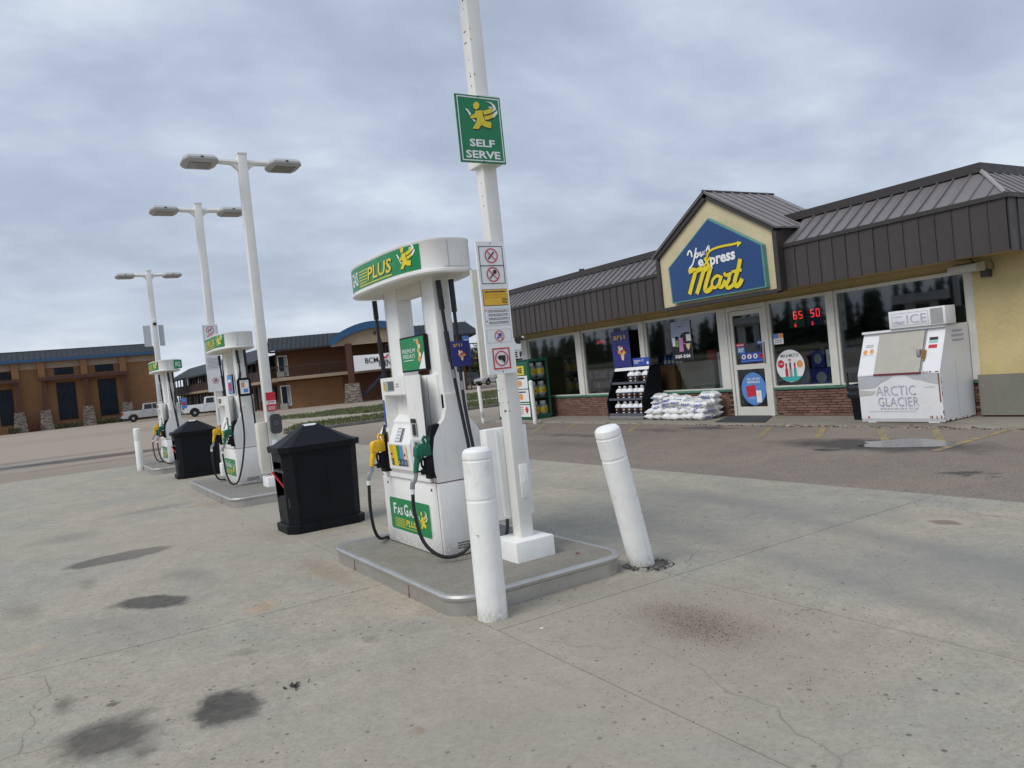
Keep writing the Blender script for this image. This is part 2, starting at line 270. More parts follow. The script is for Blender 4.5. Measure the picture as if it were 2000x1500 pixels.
def asphaltm():
    m = bpy.data.materials.new('worn_asphalt'); m.use_nodes = True; s = NM(m); v = s.pos()
    big = s.noise(v, .09, 5, .6, .4); mid = s.noise(v, .8, 7, .65, .6); fin = s.noise(v, 30, 5, .8)
    c = s.mix(s.rng(big, .35, .65), (.255, .207, .165), (.32, .262, .205)); c = s.mix(s.rng(mid, .35, .7, 0, .5), c, (.165, .14, .125)); c = s.mix(s.rng(fin, .42, .62, 0, .6), c, (.11, .092, .08))
    c = s.mix(s.rng(s.noise(v, 4, 8, .75, .5, (2, 2, 2)), .48, .68, 0, .5), c, (.14, .115, .1))
    c = s.mix(s.rng(s.noise(v, 70, 2, .5), .58, .68, 0, .75), c, (.42, .38, .34)); c = s.mix(s.rng(s.noise(v, 55, 2, .5, 0, (3, 3, 3)), .56, .68, 0, .7), c, (.06, .05, .045))
    # the far side of the lot is paler gravelled ground
    sp = s.N.new('ShaderNodeSeparateXYZ'); s.L.new(v, sp.inputs[0])
    c = s.mix(s.rng(sp.outputs[1], 20, 32, 0, .72), c, (.37, .305, .235))
    mpn = s.N.new('ShaderNodeMapping'); mpn.inputs['Scale'].default_value = (.25, 1.6, 1); s.L.new(v, mpn.inputs[0]); c = s.mix(s.rng(s.noise(mpn.outputs[0], .5, 7, .7), .54, .66, 0, .35), c, (.15, .13, .12))
    n3 = s.N.new('ShaderNodeTexNoise'); n3.inputs['Scale'].default_value = 1.6; n3.inputs['Detail'].default_value = 8; n3.inputs['Roughness'].default_value = .7; s.L.new(v, n3.inputs['Vector'])
    s3 = s.N.new('ShaderNodeVectorMath'); s3.operation = 'SUBTRACT'; s.L.new(n3.outputs['Color'], s3.inputs[0]); s3.inputs[1].default_value = (.5, .5, .5)
    sc2 = s.N.new('ShaderNodeVectorMath'); sc2.operation = 'SCALE'; sc2.inputs['Scale'].default_value = 1.5; s.L.new(s3.outputs[0], sc2.inputs[0]); dd = s.N.new('ShaderNodeVectorMath'); s.L.new(v, dd.inputs[0]); s.L.new(sc2.outputs[0], dd.inputs[1])
    W = (.05, .045, .042)
    c = add_stains(s, c, dd.outputs[0], [(9.95, 6.6, .5, 1.5, 0, .35, W, .85), (8.28, 4.38, .12, .3, 0, .4, W, .9), (10.9, 12.3, .15, .8, 0, .6, W, .6), (11.4, 11.2, .18, .7, 0, .5, W, .8), (9.9, 13.6, .15, 1.2, 0, .6, W, .6), (10.8, 17, .12, .7, 0, .5, W, .6),
        (8.8, 12.5, .3, 1.2, 0, .8, (.11, .095, .085), .6), (.3, 30.8, 4.5, 1.1, -4, .45, (.06, .055, .055), .85), (-4, 31.5, 3.5, 1.6, 0, .5, (.2, .2, .2), .6), (3.5, 30.2, 3, .5, 0, .4, (.1, .05, .03), .7), (-1.8, 34, 4, .8, 5, .6, (.13, .12, .11), .6), (12, 60, 14, 5, 0, .7, (.24, .2, .17), .6), (3, 27.5, 7, .25, 4, .6, (.15, .12, .1), .6)])
    s.L.new(c, s.P.inputs['Base Color']); s.P.inputs['Roughness'].default_value = .9; s.bump(s.m('ADD', fin, mid), .4, .015); return m
asph = asphaltm()
yline = bpy.data.materials.new('worn_yellow_line'); yline.use_nodes = True
_s = NM(yline); _v = _s.pos(); _s.L.new(_s.mix(_s.rng(_s.noise(_v, 7, 7, .75), .42, .57), (.38, .28, .1), (.19, .155, .128)), _s.P.inputs['Base Color']); _s.P.inputs['Roughness'].default_value = .85

# ------------------------------------------------------------------ mesh helpers
def wloc(p):
    v = Vector((0, 0, 0))
    while p is not None: v += p.location; p = p.parent
    return v
class G:
    def __init__(s, M=None): s.v = []; s.f = []; s.mi = []; s.mats = []; s.cur = 0; s.M = M
    def use(s, m):
        if m not in s.mats: s.mats.append(m)
        s.cur = s.mats.index(m); return s
    def add(s, vs, fs):
        b = len(s.v); s.v += [tuple(v) for v in vs]; s.f += [tuple(b+i for i in f) for f in fs]; s.mi += [s.cur]*len(fs); return s
    def box(s, x0, x1, y0, y1, z0, z1):
        return s.add([(x, y, z) for x in (x0, x1) for y in (y0, y1) for z in (z0, z1)], [(0, 1, 3, 2), (4, 6, 7, 5), (0, 4, 5, 1), (2, 3, 7, 6), (0, 2, 6, 4), (1, 5, 7, 3)])
    def bbox(s, x0, x1, y0, y1, z0, z1, r=.01, seg=2):
        bm = bmesh.new(); bmesh.ops.create_cube(bm, size=1)
        for v in bm.verts: v.co = Vector(((x0+x1)/2+v.co.x*(x1-x0), (y0+y1)/2+v.co.y*(y1-y0), (z0+z1)/2+v.co.z*(z1-z0)))
        bmesh.ops.bevel(bm, geom=bm.edges[:], offset=r, segments=seg, profile=.5, affect='EDGES')
        s.bm(bm); return s
    def bm(s, bm):
        bm.verts.index_update(); s.add([v.co[:] for v in bm.verts], [[v.index for v in f.verts] for f in bm.faces]); bm.free(); return s
    def prism(s, poly, ax, a, b):
        # poly: 2d points in the plane normal to ax
        def P(p, t): return {'x': (t, p[0], p[1]), 'y': (p[0], t, p[1]), 'z': (p[0], p[1], t)}[ax]
        n = len(poly); s.add([P(p, a) for p in poly]+[P(p, b) for p in poly], [tuple(range(n))[::-1], tuple(range(n, 2*n))]+[(i, (i+1) % n, n+(i+1) % n, n+i) for i in range(n)]); return s
    def loft(s, rings, caps=True):
        n = len(rings[0]); vs = [p for r in rings for p in r]; fs = []
        for k in range(len(rings)-1):
            for i in range(n): j = (i+1) % n; fs.append((k*n+i, k*n+j, (k+1)*n+j, (k+1)*n+i))
        if caps: fs += [tuple(range(n))[::-1], tuple(range((len(rings)-1)*n, len(rings)*n))]
        return s.add(vs, fs)
    def tube(s, pts, r, seg=8, caps=True):
        pts = [Vector(p) for p in pts]; rings = []; up = None
        for i, p in enumerate(pts):
            t = (pts[min(i+1, len(pts)-1)]-pts[max(i-1, 0)]).normalized()
            if up is None: up = t.cross(Vector((0, 0, 1)) if abs(t.z) < .9 else Vector((1, 0, 0))).normalized()
            up = (up-t*up.dot(t)).normalized(); w2 = t.cross(up); rr = r[i] if isinstance(r, (list, tuple)) else r
            rings.append([p+up*rr*math.cos(2*math.pi*k/seg)+w2*rr*math.sin(2*math.pi*k/seg) for k in range(seg)])
        return s.loft(rings, caps)
    def lathe(s, c, prof, seg=20):
        return s.loft([[(c[0]+r*math.cos(2*math.pi*k/seg), c[1]+r*math.sin(2*math.pi*k/seg), c[2]+z) for k in range(seg)] for r, z in prof])
    def rrect(s, x0, x1, y0, y1, r, n=5):
        pts = []
        for cx, cy, a0 in ((x1-r, y1-r, 0), (x0+r, y1-r, 90), (x0+r, y0+r, 180), (x1-r, y0+r, 270)):
            for k in range(n+1): a = rad(a0+90*k/n); pts.append((cx+r*math.cos(a), cy+r*math.sin(a)))
        return pts
    def obj(s, name, m=None, parent=None, smooth=True, world=True, ang=35, **kw):
        me = bpy.data.meshes.new(name); off = wloc(parent) if (parent is not None and world) else Vector((0, 0, 0))
        vs = np.array(s.v, dtype=float)
        if s.M is not None:
            A = np.array(s.M); vs = vs@A[:3, :3].T+A[:3, 3]
        vs = vs-np.array(off[:])
        me.from_pydata(vs.tolist(), [], s.f)
        bm = bmesh.new(); bm.from_mesh(me); bmesh.ops.recalc_face_normals(bm, faces=bm.faces[:]); bm.to_mesh(me); bm.free()
        if s.mats:
            for q in s.mats: me.materials.append(q)
            me.polygons.foreach_set('material_index', s.mi)
        else: me.materials.append(m)
        if smooth:
            me.polygons.foreach_set('use_smooth', [True]*len(me.polygons)); me.set_sharp_from_angle(angle=rad(ang))
        o = bpy.data.objects.new(name, me); COL.objects.link(o)
        if parent is not None: o.parent = parent
        for k, v in kw.items(): o[k] = v
        return o
def spline(pts, n=6):
    P = [Vector(p) for p in pts]; P = [P[0]*2-P[1]]+P+[P[-1]*2-P[-2]]; out = []
    for i in range(1, len(P)-2):
        for k in range(n):
            t = k/n; a, b, c, d = P[i-1:i+3]; out.append(.5*((2*b)+(c-a)*t+(2*a-5*b+4*c-d)*t*t+(3*b-a-3*c+d)*t**3))
    out.append(P[-2]); return out
def thing(name, loc, label, cat, group=None, rz=0):
    o = bpy.data.objects.new(name, None); COL.objects.link(o); o.location = loc; o.rotation_euler = (0, 0, rz); o.empty_display_size = .2
    return tag(o, label, cat, group)
def tag(o, label=None, cat=None, group=None, kind=None):
    for k, v in (('label', label), ('category', cat), ('group', group), ('kind', kind)):
        if v: o[k] = v
    return o
def dup(o, loc=None, label=None, rz=None, parent=None):
    c = o.copy(); COL.objects.link(c)
    if parent is not None: c.parent = parent
    if loc is not None: c.location = loc
    if rz is not None: c.rotation_euler = (0, 0, rz)
    if label: c['label'] = label
    for ch in list(o.children): dup(ch, parent=c)
    return c
# flat print: polygons and text laid on a frame (origin, u, v)
TXT = {}
def textmesh(body, bold=0., res=2):
    k = (body, bold, res)
    if k not in TXT:
        cu = bpy.data.curves.new('t', 'FONT'); cu.body = body; cu.size = 1; cu.offset = bold; cu.resolution_u = res; cu.fill_mode = 'FRONT'
        ob = bpy.data.objects.new('t', cu); me = bpy.data.meshes.new_from_object(ob)
        v = [tuple(x.co[:2]) for x in me.vertices]; f = [tuple(p.vertices) for p in me.polygons]
        bpy.data.objects.remove(ob); bpy.data.curves.remove(cu); bpy.data.meshes.remove(me)
        x0 = min(a[0] for a in v); x1 = max(a[0] for a in v); y0 = min(a[1] for a in v); y1 = max(a[1] for a in v)
        TXT[k] = ([((a[0]-x0)/(x1-x0), (a[1]-y0)/(y1-y0)) for a in v], f)
    return TXT[k]
class Print(G):
    kk = 0
    def lift(s, h): s.kk += 1; return h+.012*(s.kk % 60)
    def __init__(s, o, u, v, step=.0015, fn=None):
        super().__init__(); s.o = Vector(o); s.u = Vector(u); s.vv = Vector(v); s.n = s.u.cross(s.vv).normalized(); s.step = step; s.fn = fn
    def pt(s, p, h):
        if s.fn: return s.fn(p[0], p[1], h*s.step)
        return tuple(s.o+s.u*p[0]+s.vv*p[1]+s.n*(h*s.step))
    def poly(s, pts, m, h=1):
        h = s.lift(h); s.use(m); s.add([s.pt(p, h) for p in pts], [tuple(range(len(pts)))]); return s
    def rect(s, x0, y0, x1, y1, m, h=1, nx=1):
        for i in range(nx):
            a = x0+(x1-x0)*i/nx; b = x0+(x1-x0)*(i+1)/nx; s.poly([(a, y0), (b, y0), (b, y1), (a, y1)], m, h)
        return s
    def frame(s, x0, y0, x1, y1, t, m, h=1):
        s.rect(x0, y0, x1, y0+t, m, h); s.rect(x0, y1-t, x1, y1, m, h); s.rect(x0, y0+t, x0+t, y1-t, m, h); s.rect(x1-t, y0+t, x1, y1-t, m, h); return s
    def disc(s, cx, cy, rx, ry, m, h=1, n=24): return s.poly([(cx+rx*math.cos(2*math.pi*k/n), cy+ry*math.sin(2*math.pi*k/n)) for k in range(n)], m, h)
    def ring(s, cx, cy, r, t, m, h=1, n=28, sy=1):
        h = s.lift(h); s.use(m)
        for k in range(n):
            a, b = 2*math.pi*k/n, 2*math.pi*(k+1)/n
            s.add([s.pt((cx+q*math.cos(c), cy+q*sy*math.sin(c)), h) for q, c in ((r, a), (r, b), (r-t, b), (r-t, a))], [(0, 1, 2, 3)])
        return s
    def stroke(s, pts, w, m, h=1, sm=True):
        P = spline([(p[0], p[1], 0) for p in pts], 5) if sm and len(pts) > 2 else [Vector((p[0], p[1], 0)) for p in pts]
        h = s.lift(h); s.use(m); Lf = []; Rt = []
        for i, p in enumerate(P):
            t = (P[min(i+1, len(P)-1)]-P[max(i-1, 0)]).normalized(); q = Vector((-t.y, t.x, 0))*(w/2); Lf.append(p+q); Rt.append(p-q)
        for i in range(len(P)-1): s.add([s.pt(a, h) for a in (Lf[i], Lf[i+1], Rt[i+1], Rt[i])], [(0, 1, 2, 3)])
        return s
    def text(s, body, x0, y0, x1, y1, m, h=1, bold=0., shear=0., rise=0.):
        v, f = textmesh(body, bold); s.use(m)
        s.add([s.pt((x0+a*(x1-x0)+shear*b*(y1-y0), y0+b*(y1-y0)+rise*a), h) for a, b in v], f); return s
    def obj(s, name, parent, **kw): return super().obj(name, None, parent, smooth=False, **kw) if s.v else None
    def lines(s, x0, y0, x1, y1, n, m, h=1, seed=1):
        q = random.Random(seed)
        for i in range(n):
            yy = y1-(y1-y0)*(i+.5)/n; x = x0
            while x < x1-.001:
                ww = min(x1-x, (x1-x0)*q.uniform(.06, .2)); s.rect(x, yy-(y1-y0)/n*.22, x+ww*.85, yy+(y1-y0)/n*.22, m, h); x += ww
        return s
# running figure emblem, unit square of a sign face
def _e(x, y): return ((x-(220+.1149*(y-160)))/838, 1-(y-(160+.065*(x-220)*(1-(y-160)/1230)))/1230)
MANB = [[(570, 480), (690, 470), (700, 560), (740, 650), (700, 740), (680, 725), (630, 805), (525, 800), (560, 740), (600, 650), (590, 590), (560, 540)], [(740, 650), (850, 675), (850, 780), (750, 762), (690, 735)], [(560, 535), (595, 590), (590, 605), (500, 628), (475, 590)]]
MANF = [[(695, 480), (790, 450), (850, 400), (880, 440), (840, 510), (720, 550)], [(720, 570), (800, 555), (890, 510), (870, 590), (800, 625), (740, 635)]]
MANW = [[(740, 310), (830, 320), (900, 370), (930, 440), (850, 505), (880, 440), (850, 365), (800, 330)], [(780, 408), (830, 395), (850, 405), (820, 425)], [(890, 510), (945, 455), (952, 510), (900, 580), (865, 592)], [(390, 460), (430, 455), (500, 545), (470, 575), (430, 500)], [(515, 630), (550, 640), (585, 668), (545, 678)]]
def emblem(p, x0, y0, w_, h_, hh, shadow=True):
    E0 = (.16, .42); S0 = (.72, .48)
    def T(q, d=0): a, b = _e(*q); return (x0+((a-E0[0])/.62)*w_+d, y0+((b-.42)/.46)*h_-d)
    for off, mm, h2 in (((.012*w_*2), blackp, hh), (0, yellp, hh+1)):
        if off and not shadow: continue
        for poly in MANB+MANF: p.poly([T(q, off) for q in poly], mm, h2)
        p.poly([T((583+55*math.cos(k), 392+68*math.sin(k)), off) for k in [i*math.pi/7 for i in range(14)]], mm, h2)
    for poly in MANW: p.poly([T(q) for q in poly], whitep, hh+2)
FX = ((0, -1, 0), (0, 0, 1)); FY = ((1, 0, 0), (0, 0, 1))

# ================================================================== SETTING
g = G(); g.add([(-1500, -800, 0), (1500, -800, 0), (1500, 2500, 0), (-1500, 2500, 0)], [(0, 1, 2, 3)])
ground = g.obj('ground', asph); tag(ground, 'worn brown asphalt lot stretching to the motel', 'ground', kind='structure')
# forecourt: sub-base sheet with separate slabs, joints left open between them
g = G(); g.add([(-9.98, -5.98, .004), (7.03, -5.98, .004), (7.03, 23.57, .004), (-9.98, 23.57, .004)], [(0, 1, 2, 3)])
fore = g.obj('forecourt', mat('joint_filler', (.05, .045, .04), .95)); tag(fore, 'pale concrete forecourt slabs under the fuel pumps', 'forecourt', kind='structure')
xs = [-10, -6.2, -2.6, 2.235, 3.73, 7.05]; ys = [-6, -2.2, .8, 4.12, 8.1, 11.4, 15.2, 19.4, 23.6]
for i in range(len(xs)-1):
    ys = [-6, -2.2, 1.9, 5.75, 10.6, 15.2, 19.4, 23.6] if i < 3 else [-6, -2.2, .8, 4.12, 8.1, 11.4, 15.2, 19.4, 23.6]
    for j in range(len(ys)-1):
        g = G(); e = .0035; n = 6
        xa, xb, ya, yb = xs[i]+e, xs[i+1]-e, ys[j]+e, ys[j+1]-e; zt = .012+R_.uniform(-.0006, .0006)
        g.box(xa, xb, ya, yb, .0045, zt); g.obj('concrete_slab', conc, fore, smooth=False)
# pavement along the shop with a worn kerb lip
g = G(); rr_ = random.Random(3); front = []; y = 4.0
g.prism([(11.96, 0), (11.97, .028), (12.0, .038), (13.2, .04), (13.2, 0)], 'y', 2.0, 22.5)
walk = g.obj('sidewalk', walkc, smooth=False); tag(walk, 'worn concrete walk along the shop front', 'sidewalk', kind='structure')
yy = 4.0
while yy < 22:
    l = rr_.uniform(.9, 1.6); g = G(); vs = []; n = 10
    top = [(11.86+rr_.uniform(-.03, .03), yy+l*k/n, .02+rr_.uniform(-.008, .012)) for k in range(n+1)]
    g.add([(11.84+rr_.uniform(-.02, .02), p[1], 0) for p in top]+top+[(11.97, p[1], .035) for p in top], [(k, k+1, n+2+k, n+1+k) for k in range(n)]+[(n+1+k, n+2+k, 2*n+3+k, 2*n+2+k) for k in range(n)])
    g.obj('kerb_piece', walkc, walk, smooth=False); yy += l+.01
for i, q in enumerate([((9.81, 15.47), (11.64, 17.52)), ((10.75, 15.3), (11.8, 16.3)), ((10.5, 12.7), (11.8, 13.8)), ((10.3, 9.0), (11.6, 9.85)), ((10.3, 7.85), (11.6, 8.7)), ((10.3, 6.7), (11.6, 7.62)), ((10.4, 5.95), (11.75, 6.8)), ((9.6, 5.6), (11.75, 5.72))]):
    a, b = Vector((*q[0], .004)), Vector((*q[1], .004)); d = (b-a).normalized(); s_ = Vector((-d.y, d.x, 0))*.055
    g = G(); g.add([a-s_, a+s_, b+s_, b-s_], [(0, 1, 2, 3)]); g.obj('painted_line', yline, ground, smooth=False)
# puddle
def blob(cx, cy, rx, ry, ang, n=40, seed=1, amp=.25):
    q = random.Random(seed); ph = [q.uniform(0, 6.28) for _ in range(5)]; out = []
    for k in range(n):
        t = 2*math.pi*k/n; r = 1+amp*sum(math.sin((m+2)*t+ph[m])/(m+1.5) for m in range(5)); x, y = rx*r*math.cos(t), ry*r*math.sin(t)
        out.append((cx+x*math.cos(ang)-y*math.sin(ang), cy+x*math.sin(ang)+y*math.cos(ang)))
    return out
wat = bpy.data.materials.new('puddle_water'); wat.use_nodes = True; wat.node_tree.nodes['Principled BSDF'].inputs['Base Color'].default_value = (.07, .065, .06, 1)
wat.node_tree.nodes['Principled BSDF'].inputs['Roughness'].default_value = .13; wat.node_tree.nodes['Principled BSDF'].inputs['IOR'].default_value = 1.5
for nm, (cx, cy, rx, ry, a, sd_) in {'p1': (10.15, 6.3, .36, .72, .1, 4), 'p2': (9.35, 7.0, .07, .22, .2, 8), 'p3': (-.6, 30.9, 1.1, .12, -.1, 5)}.items():
    g = G(); pts = blob(cx, cy, rx, ry, a, 48, sd_); g.add([(x, y, .0045) for x, y in pts], [tuple(range(len(pts)))]); o = g.obj('puddle', wat, smooth=False); tag(o, kind='structure'); o['label'] = {'p1': 'large rain puddle on asphalt before the ice box', 'p2': 'small puddle beside the large one', 'p3': 'thin wet streak in the gutter left of the pumps'}[nm]
# verges and the pavement between them
def strip(name, pts, z0, z1, m):
    g = G(); g.prism(pts, 'z', z0, z1); o = g.obj(name, m, smooth=False); return tag(o, kind='structure')
verge = leafm('verge_soil', (.08, .1, .035), (.2, .18, .1))
SA = [(11.2, 44), (12.8, 49), (40, 52), (70, 52), (70, 42), (40, 39.5), (22, 38.2), (15, 38.4)]
SB = [(7.7, 29.6), (9.6, 34.2), (40, 35), (70, 36), (70, 30), (40, 29.6)]
o = strip('verge', SA, 0, .05, verge); o = strip('verge', SB, 0, .09, verge)
strip('path', [(9.9, 34.3), (11.3, 43.9), (14.9, 38.3), (22, 38.1), (40, 39.4), (70, 41.9), (70, 36.1), (40, 35.1)], 0, .045, mat('far_path', (.33, .29, .235), .9, var=.15, scale=1))
kerbm = mat('grey_kerb', (.17, .16, .15), .9, var=.15, scale=2)
for k in range(20):
    x = 7.7+k*3.1; strip_ = G(); strip_.box(x+.01, x+3.09, 29.3, 29.55, 0, .12)
    ko = strip_.obj('kerb_piece', kerbm, ground, smooth=False)
rg = np.random.default_rng(5)
def inpoly(x, y, P):
    c = False; n = len(P)
    for i in range(n):
        x1, y1 = P[i]; x2, y2 = P[(i+1) % n]
        if (y1 > y) != (y2 > y) and x < (x2-x1)*(y-y1)/(y2-y1)+x1: c = not c
    return c
def grass(P, n, z, h, lab):
    vs = []; fs = []; bb = [min(p[0] for p in P), min(34, max(p[0] for p in P)), min(p[1] for p in P), max(p[1] for p in P)]
    while len(fs) < n:
        x, y = rg.uniform(bb[0], bb[1]), rg.uniform(bb[2], bb[3])
        if not inpoly(x, y, P): continue
        if math.sin(x*1.3+y)*math.sin(y*2.1-x*.4) < -.35: continue
        a = rg.uniform(0, 3.14); hh = h*rg.uniform(.4, 1.3); w_ = rg.uniform(.02, .05); b = len(vs)
        vs += [(x-w_*math.cos(a), y-w_*math.sin(a), z), (x+w_*math.cos(a), y+w_*math.sin(a), z), (x+rg.uniform(-.05, .05), y+rg.uniform(-.05, .05), z+hh)]; fs.append((b, b+1, b+2))
    g = G(); g.add(vs, fs); o = g.obj('grass', grassm, smooth=False); tag(o, lab, 'grass', kind='stuff')
grass(SA, 16000, .05, .13, 'short grass on the verge by the motel road'); grass(SB, 16000, .09, .12, 'short grass on the verge nearest the pumps')

# ================================================================== SHOP
shop = thing('convenience_store', (13.2, 13, 0), 'long low corner shop with brown metal mansard roof and yellow stucco walls', 'building')
YL, YR, ZS, ZH = 20.62, 5.86, .62, 2.42
g = G(); g.box(13.24, 13.45, 6.2, YL, ZH+.04, 3.3); g.box(13.24, 22, YL-.2, YL, .02, 3.3); g.box(21.8, 22, YR, YL-.2, .02, 3.3); g.box(13.46, 21.8, YR, YR+.2, .02, 3.3); g.obj('wall', stuc, shop, smooth=False)
g = G(); g.prism([(13.22, 2.60), (13.22, 2.461), (13.24, 2.461), (13.24, 2.60)], 'y', 6.75, YL); g.obj('wall_band', stuc, shop, smooth=False)
g = G(); g.box(13.02, 13.45, YR, 6.70, .72, 3.2); g.obj('corner_pier', stuc, shop, smooth=False)
g = G(); g.prism(g.rrect(12.93, 13.44, YR-.1, 6.74, .09), 'z', .07, .719); g.obj('pier_base', stucgr, shop); g = G(); g.prism(g.rrect(12.98, 13.42, YR-.05, 6.69, .08), 'z', .038, .07); g.obj('pier_plinth', rust, shop)
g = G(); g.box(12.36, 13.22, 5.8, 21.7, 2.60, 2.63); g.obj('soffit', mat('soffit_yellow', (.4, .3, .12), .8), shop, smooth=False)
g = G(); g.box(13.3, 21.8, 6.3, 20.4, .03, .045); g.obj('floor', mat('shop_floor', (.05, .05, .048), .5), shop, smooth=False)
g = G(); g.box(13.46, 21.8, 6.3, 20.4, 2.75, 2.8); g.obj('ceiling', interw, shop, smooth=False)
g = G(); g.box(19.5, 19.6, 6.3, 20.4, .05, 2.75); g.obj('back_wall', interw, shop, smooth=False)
g = G(); g.box(12.95, 22.2, 5.9, 21.5, 3.3, 3.38); g.obj('roof_deck', roofd, shop, smooth=False)
# brick dwarf wall, bricks laid one by one
segs = [(6.72, 10.94), (12.08, YL)]
for a, b in segs:
    g = G(); g.box(13.165, 13.24, a, b, .04, ZS-.035); g.obj('mortar_bed', mortar, shop, smooth=False)
bms = []
for m_ in brickm:
    g = G(); g.bbox(-.02, .03, -.122, .122, -.022, .022, .004, 1); o = g.obj('brick', m_, None, smooth=False); bms.append(o.data); bpy.data.objects.remove(o)
cnt = 0; restb = G(); placed = []
for r in range(10):
    z = .068+r*.053
    for a, b in segs:
        y = a+.125-(.11 if r % 2 else 0)-.03*(r % 3)
        while y < b-.05:
            if y > a+.06 or r % 2 == 0: placed.append((y, z))
            y += .254
placed.sort()
for i, (y, z) in enumerate(placed):
    dx = R_.uniform(-.006, .006)
    if i < 296:
        o = bpy.data.objects.new('brick', R_.choice(bms)); COL.objects.link(o); o.parent = shop; o.location = Vector((13.15+dx, y, z))-shop.location; o.rotation_euler = (0, R_.uniform(-.02, .02), R_.uniform(-.015, .015))
    else: restb.use(R_.choice(brickm)); restb.box(13.13+dx, 13.18+dx, y-.122, y+.122, z-.022, z+.022)
o = restb.obj('brick_course', None, shop, smooth=False); o['kind'] = 'stuff'
for a, b in segs:
    g = G(); g.bbox(13.1, 13.26, a+.002, b-.002, ZS-.035, ZS+.02, .008); g.obj('window_sill', sillg, shop)
# windows
bays = [(6.9, 9.29), (9.54, 10.9), (12.37, 14.78), (15.05, 17.45), (17.8, 20.25)]
for i, (a, b) in enumerate(bays):
    g = G(); t = .045; x0, x1 = 13.13, 13.22
    g.box(x0, x1, a-t, b+t, ZH-.02, ZH+.04); g.box(x0, x1, a-t, b+t, ZS+.022, ZS+.05); g.box(x0, x1, a-t, a, ZS+.05, ZH-.02); g.box(x0, x1, b, b+t, ZS+.05, ZH-.02)
    wf = g.obj('window_frame', alum, shop, smooth=False)
    g = G(); g.add([(13.17, a, ZS+.05), (13.17, b, ZS+.05), (13.17, b, ZH-.02), (13.17, a, ZH-.02)], [(0, 1, 2, 3)]); g.obj('glass_pane', glass, wf, smooth=False)
for a, b in ((6.702, 6.853), (9.336, 9.494), (10.946, 10.99), (12.07, 12.32), (14.83, 15.0), (17.5, 17.75), (20.3, YL+.0)):
    g = G(); g.box(13.08, 13.24, a, b, ZS+.022 if b > 11 or a < 10.9 else .05, ZH+.035); g.obj('mullion', alum, shop, smooth=False)
# door
g = G(); g.box(13.1, 13.22, 10.992, 11.06, .042, ZH+.04); g.box(13.1, 13.22, 12.0, 12.066, .042, ZH+.04); g.box(13.1, 13.22, 11.06, 12.0, 2.36, ZH+.04); dfr = g.obj('door_frame', alum, shop, smooth=False)
g = G(); g.box(13.12, 13.17, 11.07, 11.15, .05, 2.35); g.box(13.12, 13.17, 11.91, 11.99, .05, 2.35); g.box(13.12, 13.17, 11.15, 11.91, 2.25, 2.35); g.box(13.12, 13.17, 11.15, 11.91, .05, .24); g.box(13.12, 13.17, 11.15, 11.91, 1.06, 1.17)
door = g.obj('door', alum, shop, smooth=False)
for z0, z1 in ((.24, 1.06), (1.17, 2.25)):
    g = G(); g.add([(13.145, 11.15, z0), (13.145, 11.91, z0), (13.145, 11.91, z1), (13.145, 11.15, z1)], [(0, 1, 2, 3)]); g.obj('glass_pane', glass, door, smooth=False)
g = G(); g.bbox(13.075, 13.12, 11.08, 11.12, 1.18, 1.62, .01); g.obj('door_handle', flash, door)
# fascia boards and sheet roof, one panel at a time
def fpanel():
    g = G(); g.box(0, .02, .004, .262, 0, .80); g.box(-.018, .0, -.004, .010, 0, .80); return g.obj('fascia_panel', fascia, None, smooth=False)
def rpanel():
    g = G(); a = Vector((0, 0, 0)); sx, sz = .78, .555
    g.add([(0, .004, 0), (0, .262, 0), (sx, .262, sz), (sx, .004, sz), (.012, .004, -.02), (.012, .262, -.02), (sx+.012, .262, sz-.02), (sx+.012, .004, sz-.02)], [(0, 1, 2, 3), (4, 7, 6, 5), (0, 4, 5, 1), (1, 5, 6, 2), (2, 6, 7, 3), (3, 7, 4, 0)])
    g.add([(0, -.008, 0), (0, .012, 0), (sx, .012, sz), (sx, -.008, sz), (-.02, -.006, .028), (-.02, .01, .028), (sx-.02, .01, sz+.028), (sx-.02, -.006, sz+.028)], [(0, 3, 2, 1), (4, 5, 6, 7), (0, 1, 5, 4), (1, 2, 6, 5), (2, 3, 7, 6), (3, 0, 4, 7)])
    g.add([(.28, .09, .205), (.28, .10, .205), (.75, .10, .54), (.75, .09, .54)], [(0, 1, 2, 3)])
    return g.obj('roof_panel', roofm, None, smooth=False)
fp, rp = fpanel(), rpanel(); fd, rd = fp.data, rp.data; bpy.data.objects.remove(fp); bpy.data.objects.remove(rp)
ZF = 2.585
ys_ = [5.76+.266*k for k in range(15)]+[13.16+.266*k for k in range(32)]
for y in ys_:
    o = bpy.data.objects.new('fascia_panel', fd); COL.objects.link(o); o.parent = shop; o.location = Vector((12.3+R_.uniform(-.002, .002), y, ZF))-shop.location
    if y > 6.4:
        o = bpy.data.objects.new('roof_panel', rd); COL.objects.link(o); o.parent = shop; o.location = Vector((12.29, y, 3.42))-shop.location
